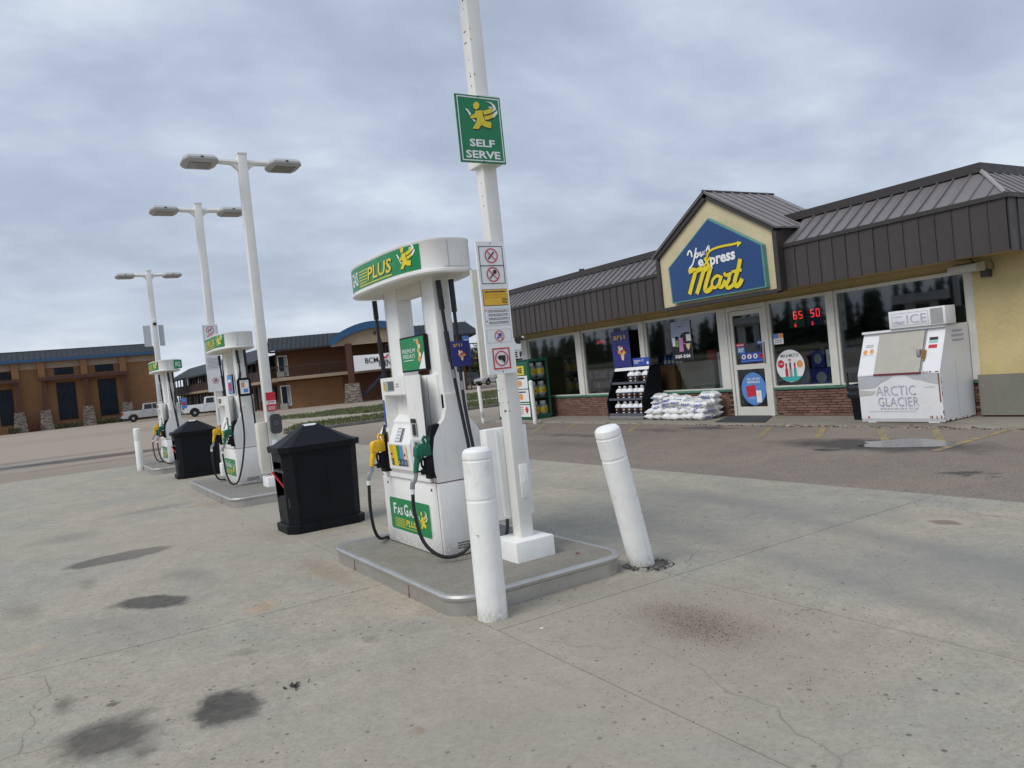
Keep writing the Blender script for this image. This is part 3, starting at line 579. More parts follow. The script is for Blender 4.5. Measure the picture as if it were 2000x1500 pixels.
# cut panels at the hip, and the return side facing the street
for y0, y1 in ((5.80, 6.02), (6.03, 6.29), (6.30, 6.552)):
    g = G(); f_ = lambda y: min(1, (y-5.76)/.70)
    g.add([(12.29, y0, 3.42), (12.29, y1, 3.42), (12.29+.78*f_(y1), y1, 3.42+.555*f_(y1)), (12.29+.78*f_(y0), y0, 3.42+.555*f_(y0))], [(0, 1, 2, 3)]); g.tube([(12.28, y1, 3.43), (12.29+.78*f_(y1), y1, 3.43+.555*f_(y1))], .012, 4); g.obj('roof_panel', roofm, shop, smooth=False)
for k in range(36):
    x = 12.32+.266*k; g = G(); g.box(x+.004, x+.262, 5.74, 5.76, ZF, ZF+.8); g.box(x-.004, x+.01, 5.722, 5.74, ZF, ZF+.8); g.obj('fascia_panel', fascia, shop, smooth=False)
    t = lambda xx: min(1, (xx-12.29)/.78)
    g = G(); g.add([(x, 5.75, 3.42), (x+.262, 5.75, 3.42), (x+.262, 5.75+.7*t(x+.262), 3.42+.555*t(x+.262)), (x, 5.75+.7*t(x), 3.42+.555*t(x))], [(0, 1, 2, 3)]); g.tube([(x, 5.745, 3.43), (x, 5.75+.7*t(x), 3.43+.555*t(x))], .012, 4); g.obj('roof_panel', roofm, shop, smooth=False)
g = G(); g.add([(12.28, 5.75, 3.435), (12.38, 5.75, 3.435), (13.13, 6.42, 3.985), (13.03, 6.48, 3.985)], [(0, 1, 2, 3)]); g.tube([(12.3, 5.76, 3.44), (13.05, 6.44, 3.99)], .03, 6); g.obj('hip_flashing', flash, shop, smooth=False)
g = G(); g.box(12.265, 12.36, 5.70, 9.72, ZF+.78, ZF+.85); g.box(12.265, 12.36, 13.12, 21.7, ZF+.78, ZF+.85); g.box(12.36, 21.9, 5.70, 5.79, ZF+.78, ZF+.85); g.obj('eave_trim', roofd, shop, smooth=False)
g = G(); g.box(12.98, 13.4, 6.4, 10.25, 3.95, 4.10); g.box(12.98, 13.4, 12.6, 21.7, 3.95, 4.10); g.box(13.4, 21.9, 6.4, 6.8, 3.95, 4.10); g.box(13.1, 13.35, 6.5, 21.6, 3.38, 3.95); g.box(13.35, 21.8, 6.55, 6.75, 3.38, 3.95); g.obj('ridge_cap', roofd, shop, smooth=False)
g = G(); g.add([(12.3, 21.68, 3.4), (12.3, 21.68, 2.59), (13.4, 21.68, 2.59), (13.4, 21.68, 3.95), (13.05, 21.68, 3.95)], [(0, 1, 2, 3, 4)]); g.box(13.4, 13.48, 21.6, 21.66, 2.59, 3.9); g.obj('end_panel', fascia, shop, smooth=False)
g = G(); g.lathe((15, 19.6, 3.38), [(.06, 0), (.06, 1.05), (.09, 1.05), (.09, 1.15)], 10); g.obj('vent_pipe', roofd, shop)
# gable
GY, GL, GR, GZ, GA = 11.40, 13.08, 9.72, 3.80, 4.84
g = G(); g.prism([(GL-.1, ZF+.02), (GR+.1, ZF+.02), (GR+.1, GZ-.06), (GY, GA-.14), (GL-.1, GZ-.06)], 'x', 12.17, 12.24); gab = g.obj('gable_wall', stucg, shop, smooth=False)
def bar(g, a, b, wdt, x0, x1):
    a, b = Vector(a), Vector(b); d = (b-a).normalized(); n = Vector((-d.y, d.x))*wdt
    g.prism([tuple(a), tuple(b), tuple(b+n), tuple(a+n)], 'x', x0, x1)
g = G(); bar(g, (GL, GZ), (GY, GA), .12, 12.10, 12.26); bar(g, (GY, GA), (GR, GZ), .12, 12.10, 12.26)
g.box(12.12, 12.3, GL-.1, GL, ZF-.03, GZ-.10); g.box(12.12, 12.3, GR, GR+.1, ZF-.03, GZ-.10); g.box(12.12, 12.3, GR+.1, GL-.1, ZF-.05, ZF+.02); g.obj('gable_trim', roofd, shop, smooth=False)
xb = 14.25
for sgn, ye in ((1, GL+.06), (-1, GR-.06)):
    n = 8
    for k in range(n):
        xa, xc = 12.06+(xb-12.06)*k/n+.003, 12.06+(xb-12.06)*(k+1)/n-.003; g = G(); ze = GZ-.035
        g.add([(xa, ye, ze), (xc, ye, ze), (xc, GY, GA+.012), (xa, GY, GA+.012), (xa, ye, ze-.03), (xc, ye, ze-.03), (xc, GY, GA-.02), (xa, GY, GA-.02)], [(0, 1, 2, 3), (4, 7, 6, 5), (0, 4, 5, 1), (1, 5, 6, 2), (0, 3, 7, 4)])
        g.tube([(xa, ye, ze+.012), (xa, GY, GA+.024)], .014, 4); g.obj('roof_panel', roofm, shop, smooth=False)
g = G(); g.tube([(12.05, GY, GA+.02), (xb, GY, GA+.02)], .03, 6); g.prism([(GL, ZF+.8), (GR, ZF+.8), (GR, GZ-.05), (GY, GA-.03), (GL, GZ-.05)], 'x', xb-.05, xb-.02); g.box(12.3, xb-.06, GR+.02, GR+.05, ZF+.8, GZ-.05); g.box(12.3, xb-.06, GL-.05, GL-.02, ZF+.8, GZ-.05); g.obj('gable_ridge', roofd, shop, smooth=False)
# shop sign
sg = thing('shop_sign', (12.14, 11.35, 2.66), 'blue house-shaped shop sign with white and yellow lettering on the gable', 'sign')
PF = [(0.006, 4.286), (-1.28, 3.455), (-1.254, 2.664), (1.341, 2.661), (1.325, 3.487)]
g = G(); g.prism([(11.35-a, b) for a, b in PF], 'x', 12.06, 12.165); g.obj('sign_box', teal, sg, smooth=False)
p = Print((12.058, 11.35, 0), *FX, step=.003); cx_, cy_ = .02, 3.4
p.poly([(cx_+(a-cx_)*.975, cy_+(b-cy_)*.965) for a, b in PF][::-1], bgreen, 1)
p.obj('sign_face', sg)
p = Print((12.05, 11.35, 0), *FX, step=.003)
M0=[(-0.655, 3.273), (-0.538, 3.297), (-0.458, 3.268), (-0.5, 3.162), (-0.594, 2.992), (-0.691, 2.8)]
M1=[(-0.417, 3.261), (-0.303, 3.283), (-0.233, 3.231), (-0.301, 3.091), (-0.393, 2.922), (-0.481, 2.781)]
M2=[(-0.198, 3.246), (-0.085, 3.281), (-0.037, 3.239), (-0.109, 3.101), (-0.217, 2.896), (-0.215, 2.811), (-0.12, 2.812), (-0.003, 2.885)]
A0=[(0.228, 3.038), (0.114, 3.07), (-0.002, 2.995), (-0.024, 2.888), (0.057, 2.837), (0.173, 2.919), (0.24, 3.036)]
A1=[(0.256, 3.054), (0.188, 2.936), (0.176, 2.839), (0.268, 2.846), (0.333, 2.953)]
R0=[(0.326, 3.101), (0.378, 3.044), (0.525, 3.06)]
R1=[(0.48, 3.07), (0.433, 2.938), (0.359, 2.852), (0.389, 2.785), (0.492, 2.803), (0.575, 2.859)]
T0=[(0.779, 3.305), (0.708, 3.126), (0.611, 2.95), (0.58, 2.839), (0.641, 2.791), (0.721, 2.837), (0.78, 2.914)]
T1=[(0.528, 3.088), (0.666, 3.091), (0.789, 3.084)]
for d, mm, h in ((.045, blackp, 1), (0, mat('lettering_yellow', (.75, .6, .02), .4), 2)):
    for S_, ww in ((M0, .105), (M1, .105), (M2, .105), (A0, .065), (A1, .085), (R0, .07), (R1, .08), (T0, .1), (T1, .06)): p.stroke([(a, b) for a, b in S_], ww+d, mm, h)
    p.stroke([(-0.114, 3.472), (-0.017, 3.595), (0.174, 3.638), (0.408, 3.639), (0.609, 3.628), (0.782, 3.63)], .045+d*.4, mm, h); p.poly([(.749, 3.665), (.735, 3.59), (.735, 3.543), (.86, 3.621)], mm, h)
    p.stroke([(-0.164, 3.49), (-0.054, 3.312)], .06+d*.5, mm, h); p.stroke([(-0.005, 3.483), (-0.216, 3.319)], .045+d*.5, mm, h)
for S_ in ([(-0.642, 3.627), (-0.588, 3.71), (-0.529, 3.679), (-0.51, 3.573)], [(-0.367, 3.74), (-0.427, 3.599), (-0.506, 3.429), (-0.632, 3.337)], [(-0.362, 3.632), (-0.414, 3.596), (-0.401, 3.543), (-0.343, 3.563), (-0.328, 3.611), (-0.362, 3.632)], [(-0.261, 3.64), (-0.278, 3.572), (-0.234, 3.554), (-0.181, 3.625), (-0.185, 3.555)], [(-0.118, 3.647), (-0.123, 3.568), (-0.092, 3.638), (-0.015, 3.714), (-0.019, 3.625)]): p.stroke(S_, .042, whitep, 2)
p.text('e', -.36, 3.335, -.20, 3.485, whitep, 2, .035); p.text('press', -.02, 3.235, .66, 3.475, whitep, 2, .035, rise=.02)
p.obj('lettering', sg)

# ================================================================== ISLANDS
def island(x0, x1, y0, y1, label):
    t = thing('fuel_island', (x0, y0, .012), label, 'kerbed island', 'raised concrete islands under the pumps')
    g = G(); P_ = g.rrect(x0, x1, y0, y1, .2, 6)
    def off(P, d):
        cx, cy = (x0+x1)/2, (y0+y1)/2
        return [(cx+(x-cx)*(1-d/((x1-x0)/2)), cy+(y-cy)*(1-d/((y1-y0)/2))) for x, y in P]
    prof = [(0, .012), (-.0, .105), (-.012, .115), (-.014, .135), (-.002, .15), (.022, .152), (.03, .145)]
    g.loft([[(x, y, z) for x, y in off(P_, d)] for d, z in prof], caps=False); g.obj('steel_edge', steel, t)
    g = G(); g.add([(x, y, .144) for x, y in off(P_, .028)], [tuple(range(len(P_)))]); g.obj('concrete_top', islc, t, smooth=False)
    g = G()
    for yy in (y0+.75, y0+1.9): g.box(x0-.003, x0+.0, yy, yy+.006, .014, .112); g.box(x0-.003, x0, yy+.002, yy+.016, .014, .045)
    g.obj('rust_streak', rust, t, smooth=False); return t
island(2.14, 3.60, 4.48, 6.98, 'steel-edged island under the nearest fuel pump')
island(2.16, 3.60, 11.5, 15.25, 'steel-edged island under the middle fuel pump')
island(2.0, 3.5, 19.3, 23.2, 'steel-edged island under the farthest fuel pump')

# ================================================================== PUMPS
def supel(cx, cy, a, b, n, e=48):
    return [(cx+a*math.copysign(abs(math.cos(t))**(2/n), math.cos(t)), cy+b*math.copysign(abs(math.sin(t))**(2/n), math.sin(t))) for t in [2*math.pi*k/e for k in range(e)]]
def fuelpump(label, kind):
    px0, py0 = 2.83, 6.11
    t = thing('fuel_pump', (px0, py0, .144), label, 'fuel pump', 'fuel pumps in a row on their islands')
    xf, xr, ya, yb = 2.60, 3.06, 5.53, 6.70
    zb = .15
    g = G(); g.box(2.58, 2.72, 5.62, 6.6, .757, .80); g.bbox(xf, xr, ya, yb, zb, .75, .012); g.box(xf+.02, xr-.02, ya+.02, yb-.02, zb-.004, zb+.01); g.obj('lower_cabinet', white, t)
    g = G(); g.box(xf+.004, xr-.004, ya+.004, yb-.004, .751, .757); g.box(xf-.003, xf, ya+.03, ya+.032, zb, .74); g.obj('cabinet_seam', rust, t, smooth=False)
    for yy in (5.66, 6.58): g = G(); g.box(xf-.004, xf, yy-.01, yy+.01, .68, .70); g.obj('lock', blackp, t, smooth=False)
    # end sails (curved side panels)
    for y0, y1 in ((ya, ya+.07), (yb-.07, yb)):
        pr = [(xf+.005, .757), (xf-.02, .87), (xf-.015, 1.0), (xf+.01, 1.12), (xf+.06, 1.2), (xf+.115, 1.26), (xf+.14, 1.34), (xf+.14, 1.45), (xf+.29, 1.45), (xf+.29, 1.34), (xf+.325, 1.26), (xf+.38, 1.2), (xf+.43, 1.12), (xf+.46, 1.0), (xf+.465, .87), (xf+.455, .757)]
        g = G(); g.prism(pr, 'y', y0, y1); g.obj('side_panel', white, t, ang=50)
    # columns up to the header
    for y0, y1 in ((ya+.02, ya+.24), (yb-.40, yb-.13)):
        g = G(); g.bbox(2.74, 2.89, y0, y1, .76, 2.44, .012); g.obj('column', white, t)
        g = G(); g.box(2.737, 2.74, y1-.006, y1-.002, 1.3, 2.4); g.obj('column_seam', greyp, t, smooth=False)
    g = G(); g.box(2.75, 2.88, ya+.24, yb-.40, 2.30, 2.42); g.obj('cross_duct', cream, t, smooth=False)
    # electronics head
    g = G(); g.bbox(2.72, 2.98, ya+.08, yb-.08, .76, 1.62, .01); g.obj('upper_cabinet', white, t); g = G(); g.box(2.717, 2.72, 5.785, 5.79, .8, 1.6); g.box(2.717, 2.72, 5.93, 5.935, .8, 1.6); g.obj('panel_seam', greyp, t, smooth=False)
    hy0, hy1 = 5.60, 6.38; hx = 2.52
    g = G(); g.use(white)
    pr = [(hx+.06, .80), (hx+.035, .84), (hx+.02, 1.06), (hx+.085, 1.22), (hx+.085, 1.245), (hx+.14, 1.3), (hx+.14, 1.46), (hx+.03, 1.48), (hx+.03, 1.63), (2.7, 1.63), (2.7, .8)]
    g.prism(pr, 'y', hy0+.27, hy1-.06)           # deep middle with a niche
    pr2 = [(hx+.06, .80), (hx+.035, .84), (hx+.03, 1.63), (2.7, 1.63), (2.7, .8)]
    g.prism(pr2, 'y', hy1-.06, hy1); g.loft([[(xf_, hy0+.27, z), (xf_, hy0+.015, z), (xf_+.012, hy0, z), (2.73, hy0+.33, z), (2.73, hy0+.27+.08, z)] for xf_, z in ((hx+.06, .80), (hx+.04, .84), (hx+.04, 1.3), (hx+.035, 1.63))])
    head = g.obj('control_head', None, t, smooth=False)
    p = Print((hx+.027, hy1, 0), *FX, step=.0012)
    p.rect(.11, 1.515, .29, 1.60, greyp, 1); p.rect(.12, 1.522, .17, 1.593, mat('lcd_pale', (.35, .42, .38), .2), 2); p.rect(.175, 1.522, .282, 1.593, mat('lcd_dark', (.09, .11, .11), .2), 2); p.rect(.06, 1.52, .09, 1.6, yplate, 1); p.lines(.33, 1.54, .4, 1.58, 2, greyp, 1)
    p.rect(.012, 1.2, .042, 1.44, bluep, 1); p.rect(.018, 1.07, .042, 1.16, blackp, 1); p.obj('display', head)
    p = Print((hx+.034, hy0+.25, 0), *FX, step=.0015)
    p.rect(.02, 1.24, .12, 1.275, blackp, 1); p.rect(.03, 1.13, .13, 1.24, greyp, 1); p.rect(.05, 1.14, .11, 1.23, blackp, 2); p.rect(.02, .99, .16, 1.105, mat('slot_light', (.55, .56, .56), .4), 1); p.rect(.05, 1.0, .15, 1.09, greyp, 2); p.rect(.07, 1.0, .12, 1.08, blackp, 3); p.obj('card_reader', head)
    # keypad on the sloping shelf
    sl = Vector((hx+.085, 0, 1.22))-Vector((hx+.02, 0, 1.06)); sl.normalize()
    p = Print((hx+.02, hy1-.07, 1.06), (0, -1, 0), sl, step=.002)
    p.rect(.12, .015, .27, .14, greyp, 1)
    for a in range(4):
        for b in range(4): p.rect(.135+a*.03, .025+b*.028, .158+a*.03, .045+b*.028, signw if a < 3 else blackp, 2)
    p.obj('keypad', head)
    sl = Vector((hx+.02, 0, 1.06))-Vector((hx+.035, 0, .84)); sl.normalize()
    p = Print((hx+.033, hy1-.06, .84), (0, -1, 0), sl, step=.002)
    for a, b, c1 in ((.01, .085, yplate), (.085, .16, yellp), (.16, .225, greenp), (.225, .30, skyp), (.30, .37, creamp)): p.rect(a, .03, b, .21, c1, 1)
    for a in (.02, .17, .235, .305): p.rect(a, .035, a+.05, .09, blackp, 2); p.rect(a+.012, .045, a+.038, .08, clearp, 3)
    p.rect(.03, .12, .055, .14, blackp, 2); p.rect(.31, .12, .335, .14, blackp, 2); p.obj('grade_buttons', head)
    # nozzle boots, nozzles, hoses
    for yc, mm, nm in ((5.545, nozg, 'green'), (6.49, nozy, 'yellow')):
        g = G(); g.prism([(2.60, .80), (2.535, .80), (2.53, .90), (2.562, .99), (2.57, 1.12), (2.60, 1.215), (2.665, 1.225), (2.665, 1.2), (2.62, 1.12), (2.60, 1.0)], 'y', yc-.012 if nm == 'green' else yc-.035, yc+.055); boot = g.obj('nozzle_boot', blackpl, t, smooth=False)
        bm = bmesh.new(); prof = [(2.43, .985), (2.436, 1.06), (2.455, 1.083), (2.50, 1.088), (2.562, 1.078), (2.568, .985), (2.485, .982)]
        vs_ = [[bm.verts.new((x, yc+d, z)) for x, z in prof] for d in (-.034, .034)]; n = len(prof)
        bm.faces.new(vs_[0]); bm.faces.new(vs_[1][::-1])
        for i in range(n): bm.faces.new((vs_[0][i], vs_[1][i], vs_[1][(i+1) % n], vs_[0][(i+1) % n]))
        bmesh.ops.bevel(bm, geom=bm.edges[:], offset=.011, segments=3, profile=.5, affect='EDGES'); g = G(); g.bm(bm)
        g.tube([(2.462, yc, 1.0), (2.452, yc, .965), (2.438, yc, .92), (2.428, yc, .865)], [.029, .026, .022, .020], 10)
        g.tube([(2.53, yc, 1.07), (2.515, yc, 1.115), (2.525, yc, 1.135), (2.555, yc, 1.125), (2.562, yc, 1.08)], .014, 7)
        nz = g.obj('nozzle', mm, t, ang=50)
        g = G(); g.tube([(2.55, yc, 1.10), (2.60, yc, 1.13), (2.64, yc, 1.12)], .011, 8); g.obj('spout', metalg, nz)
        g = G(); g.tube(spline([(2.50, yc, .985), (2.51, yc, .93), (2.49, yc, .87), (2.44, yc, .875)], 4), .008, 6); g.obj('trigger', blackpl, nz)
        g = G(); g.bbox(2.51, 2.585, yc-.024, yc+.024, .83, .975, .014); g.bbox(2.475, 2.53, yc-.018, yc+.018, .84, .885, .008); g.tube(spline([(2.50, yc, .975), (2.485, yc, .95), (2.49, yc, .90), (2.53, yc, .87)], 4), .009, 6); g.obj('lever_guard', blackpl, nz)
        g = G(); g.tube([(2.428, yc, .87), (2.424, yc, .83), (2.408, yc, .80)], .017, 8); g.tube([(2.412, yc, .81), (2.39, yc, .785), (2.384, yc, .745)], .021, 8); g.obj('swivel', metalg, nz)
        g = G(); g.tube([(2.384, yc, .748), (2.383, yc, .705)], .018, 10); g.obj('hose_collar', signw, nz)
    r = .0145
    hs = [  # green nozzle hose: down, loop in front of the corner, up the end panel into the header
        [(2.383, 5.545, .71), (2.385, 5.55, .55), (2.42, 5.52, .33), (2.51, 5.45, .21), (2.64, 5.40, .19), (2.76, 5.38, .27), (2.84, 5.39, .50), (2.86, 5.42, .9), (2.82, 5.47, 1.5), (2.79, 5.49, 1.95), (2.77, 5.5, 2.36)],
        [(2.383, 6.49, .71), (2.384, 6.52, .50), (2.41, 6.56, .32), (2.46, 6.60, .21), (2.56, 6.70, .17), (2.70, 6.82, .19), (2.80, 6.84, .5), (2.78, 6.80, 1.2), (2.74, 6.78, 2.0), (2.72, 6.75, 2.36)],
        [(3.14, 5.62, .70), (3.17, 5.5, .45), (3.12, 5.42, .28), (3.02, 5.38, .22), (2.93, 5.37, .36), (2.88, 5.38, .9), (2.85, 5.42, 1.4), (2.87, 5.46, 1.9), (2.87, 5.47, 2.36)],
        [(3.14, 6.6, .70), (3.2, 6.6, .4), (3.15, 6.66, .22), (3.0, 6.76, .2), (2.9, 6.84, .5), (2.88, 6.8, 1.4), (2.88, 6.78, 2.36)]]
    if kind == 2: hs[0] = [(2.383, 5.545, .71), (2.40, 5.53, .40), (2.45, 5.50, .22), (2.52, 5.44, .20), (2.58, 5.40, .30), (2.66, 5.38, .6), (2.72, 5.38, 1.0), (2.71, 5.38, 1.5), (2.72, 5.42, 1.78), (2.77, 5.44, 2.0), (2.76, 5.48, 2.36)]; hs[2] = [(3.14, 5.52, .70), (3.22, 5.4, .45), (3.2, 5.3, .28), (3.1, 5.28, .25), (2.98, 5.34, .5), (2.92, 5.38, 1.0), (2.90, 5.38, 1.6), (2.88, 5.42, 1.9), (2.88, 5.47, 2.36)]
    for i, h in enumerate(hs):
        g = G(); P_ = spline(h, 7); g.tube(P_, r, 10); ho = g.obj('hose', blackr, t)
        for i0, i1, rr2 in ((-5, -1, .023), (-12, -7, .021)): g = G(); g.tube(P_[i0:i1] if i1 != -1 else P_[i0:], rr2, 10); g.obj('hose_sleeve', blackr, ho)
        g = G(); g.tube([P_[-14], P_[-13]], .018, 8); g.obj('breakaway', metalg, ho)
    for yc in (5.62, 6.6):   # nozzles on the far face
        g = G(); g.tube([(3.07, yc, 1.04), (3.12, yc, 1.03), (3.15, yc, .96), (3.15, yc, .8), (3.14, yc, .70)], .024, 8); g.bbox(3.05, 3.12, yc-.035, yc+.035, .8, 1.06, .01); g.obj('nozzle', nozg if yc < 6 else nozy, t)
    # header canopy
    cx, cy, a, b, zt, zl = 2.775, 6.085, .31, .86, 2.65, 2.385
    q = lambda da: supel(cx, cy, a+da, b+da, 2.9)
    g = G(); g.loft([[(x, y, z) for x, y in q(d)] for d, z in ((-.06, 2.40), (-.05, zl+.005), (0, zl), (.012, zl+.012), (.012, zl+.03), (0, zl+.035), (0, zt-.02), (.004, zt-.015), (.004, zt), (-.02, zt+.004))]); can = g.obj('header', white, t, ang=40)
    g = G(); g.add([(x, y, 2.398) for x, y in supel(cx, cy, a-.06, b-.06, 2.9)], [tuple(range(48))]); g.obj('header_soffit', cream, can, smooth=False)
    # green wrap on the front of the header; s = arc position from near end
    yA, yB = 5.34, 6.90
    def xs_(y): return cx-(a+.002)*(max(0, 1-abs((y-cy)/b)**2.9))**(1/2.9)
    def wrap(s, z, h): y = yB-s; return (xs_(y)-h, y, z)
    p = Print((0, 0, 0), (0, -1, 0), (0, 0, 1), fn=wrap, step=.0015); Lw = yB-yA; z0, z1 = zl+.045, zt-.025
    p.rect(0, z0, Lw, z1, greenp, 1, nx=26); zc = (z0+z1)/2
    p.text('FAS GAS', .02, zc-.06, .45, zc+.06, whitep, 2, .015)
    if kind < 3: p.text('PLUS', .712, zc-.066, 1.20, zc+.044, blackp, 2, .02, shear=.25)
    p.text('PLUS', .70, zc-.058, 1.19, zc+.052, yellp, 3, .02, shear=.25)
    for k in range(5): p.rect(.49, zc-.06+k*.025, .67+.012*k, zc-.052+k*.025, yellp, 2, nx=3)
    p.rect(.49, zc-.085, 1.2, zc-.076, yellp, 2, nx=8)
    emblem(p, 1.30, zc-.095, .21, .2, 2); p.obj('header_lettering', can)
    g = G(); g.box(2.74, 2.742, cy-b-.0025, cy-b+.001, zl+.04, zt-.02); g.box(2.70, 2.90, cy-b-.0025, cy-b+.001, zl+.045, zl+.047); g.obj('header_seam', greyp, can, smooth=False)
    if kind == 1 or kind == 3:
        p = Print((cx+.02, cy-b-.006, 0), *FY, step=.0015); p.rect(.10, zl+.04, .27, zt-.02, greenp, 1) if kind == 3 else None
        if kind == 3: p.text('FG', .13, zl+.08, .23, zt-.07, whitep, 2, .02); p.obj('end_lettering', can)
    # door decal
    p = Print((xf-.002, 6.585, .27), (0, -1, 0), (0, 0, 1), step=.0012); Wd, Hd = .86, .30
    sh = lambda pts: [(x, y) for x, y in pts]
    p.poly([(0.02, 0), (Wd-.03, .0), (Wd, .03), (Wd, Hd-.01), (Wd-.02, Hd), (.03, Hd), (0, Hd-.03), (0, .02)], whitep, 1); p.poly([(.025, .008), (Wd-.03, .008), (Wd-.008, .03), (Wd-.008, Hd-.016), (Wd-.025, Hd-.008), (.03, Hd-.008), (.008, Hd-.03), (.008, .025)], greenp, 2)
    for s_, w_ in (('F', .075), ('AS', .13), ('G', .09), ('AS', .13)): pass
    p.text('F', .09, .145, .155, .245, whitep, 3, .02); p.text('AS', .165, .145, .29, .215, whitep, 3, .02); p.text('G', .32, .145, .41, .25, whitep, 3, .02); p.text('AS', .42, .145, .55, .215, whitep, 3, .02)
    p.text('PLUS', .34, .055, .56, .115, yellp, 3, .03, shear=.2)
    for k in range(5): p.rect(.1, .05+k*.014, .32, .055+k*.014, yellp, 3)
    p.rect(.1, .035, .56, .04, yellp, 3); emblem(p, .62, .05, .17, .17, 3); p.obj('door_decal', t)
    p = Print((2.62, ya-.002, 0), *FY, step=.001); p.lines(.10, .2, .30, .26, 3, blackp, 1, 4)
    p.lines(.15, 1.0, .16, 1.01, 1, greyp, 1); p.obj('warning_decal', t)
    return t
pump1 = fuelpump('nearest fuel pump, oval white header with green band and loyalty posters', 1)
pump2 = fuelpump('middle fuel pump with two hoses framing a small black-framed notice', 2); pump2.location = (2.86, 13.72, .144)
pump3 = fuelpump('farthest fuel pump, seen above and behind the second black bin', 3); pump3.location = (2.70, 20.7, .144)

# posters and toppers on the pumps
def hung(name, label, cat, o, u, v, w_, h_, fn, frame=None, th=.012, group=None):
    u, v = Vector(u), Vector(v); n = u.cross(v).normalized(); o = Vector(o)
    t = thing(name, o, label, cat, group)
    g = G(); c = [o, o+u*w_, o+u*w_+v*h_, o+v*h_]; g.add([tuple(q) for q in c]+[tuple(q-n*th) for q in c], [(0, 1, 2, 3), (7, 6, 5, 4), (0, 4, 5, 1), (1, 5, 6, 2), (2, 6, 7, 3), (3, 7, 4, 0)]); g.obj('backing', frame or signw, t, smooth=False)
    p = Print(o, u, v, step=.002); fn(p); p.obj('print', t); return t
def icecream(p, cx, cy, s, hh=2):
    p.poly([(cx-.3*s, cy), (cx+.3*s, cy), (cx+.12*s, cy-.75*s), (cx-.12*s, cy-.75*s)], creamp, hh+1)
    q = random.Random(3)
    for k in range(16):
        a = q.uniform(0, 6.28); r = q.uniform(.1, .55)*s; p.disc(cx+r*math.cos(a), cy+.25*s+r*.7*math.sin(a), s*q.uniform(.08, .2), s*q.uniform(.08, .2), [redp, whitep, orap, creamp, yplate][k % 5], hh+2+k*.2, 9)
def premium(p):
    W_, H_ = .50, .30; p.rect(.015, .015, W_-.015, H_-.015, greenp, 1); p.poly([(.36, .016), (W_-.016, .016), (W_-.016, .16), (.44, .12)], signw, 2)
    p.text('PREMIUM', .04, .16, .31, .195, whitep, 2, 0); p.text('FRIDAYS', .05, .115, .30, .15, whitep, 2, 0); p.rect(.06, .095, .27, .1, whitep, 2); p.text('just', .30, .25, .38, .275, whitep, 2)
    for k in range(5): p.disc(.38+.02*(k % 2), .10+.035*k, .028, .022, creamp if k % 2 else orap, 2+k*.3, 10)
hung('pump_poster', 'green poster in a black frame between the columns of the nearest pump', 'poster', (2.70, 6.22, 1.66), *FX, .5, .30, premium, blackpl, .03)
def navy(p):
    p.rect(.0, .0, .165, .2, navyp, 1); p.text("2/'11", .02, .155, .10, .18, yplate, 2, .03); icecream(p, .085, .09, .06)
hung('hanging_card', 'small navy card with ice cream picture tied to the nearest pump hoses', 'card', (2.755, 5.36, 1.66), (1, 0, 0), (-.03, -.0, 1), .165, .2, navy, navyp, .006)
def lblue(p):
    p.rect(0, 0, .055, .18, skyp, 1); p.rect(.01, .05, .045, .11, redp, 2); p.rect(.01, .13, .045, .15, whitep, 2)
hung('hanging_card', 'narrow pale blue card behind the navy one on the nearest pump', 'card', (2.90, 5.42, 1.72), (1, 0, 0), (-.03, 0, 1), .055, .18, lblue, skyp, .006)
hung('pump_poster', 'blue and red poster between the columns of the middle pump', 'poster', (2.72, 13.72, 1.66), *FX, .4, .32, lambda p: (p.rect(.01, .01, .39, .31, skyp, 1), p.rect(.08, .05, .3, .18, redp, 2), p.rect(.06, .2, .3, .24, whitep, 2)), blackpl, .02)
def roundn(p): p.rect(.0, .0, .14, .22, whitep, 1); p.rect(.02, .1, .07, .18, orap, 2); p.rect(.05, .02, .12, .08, skyp, 2); p.lines(.02, .185, .12, .21, 2, greyp, 2)
t_ = thing('notice_holder', (2.79, 13.02, 1.6), 'small black-framed notice on the near column of the middle pump', 'notice')
g = G(); g.prism([(a, b) for a, b in g.rrect(2.72, 2.94, 1.60, 1.90, .05)], 'y', 12.975, 13.005); g.obj('backing', blackpl, t_)
p = Print((2.76, 12.973, 1.64), *FY); roundn(p); p.obj('print', t_)
hung('pump_poster', 'small blue card on the farthest pump', 'poster', (2.86, 20.02, 1.45), *FY, .12, .26, lambda p: (p.rect(0, 0, .12, .26, skyp, 1), p.rect(.02, .08, .1, .16, redp, 2)), skyp, .01)

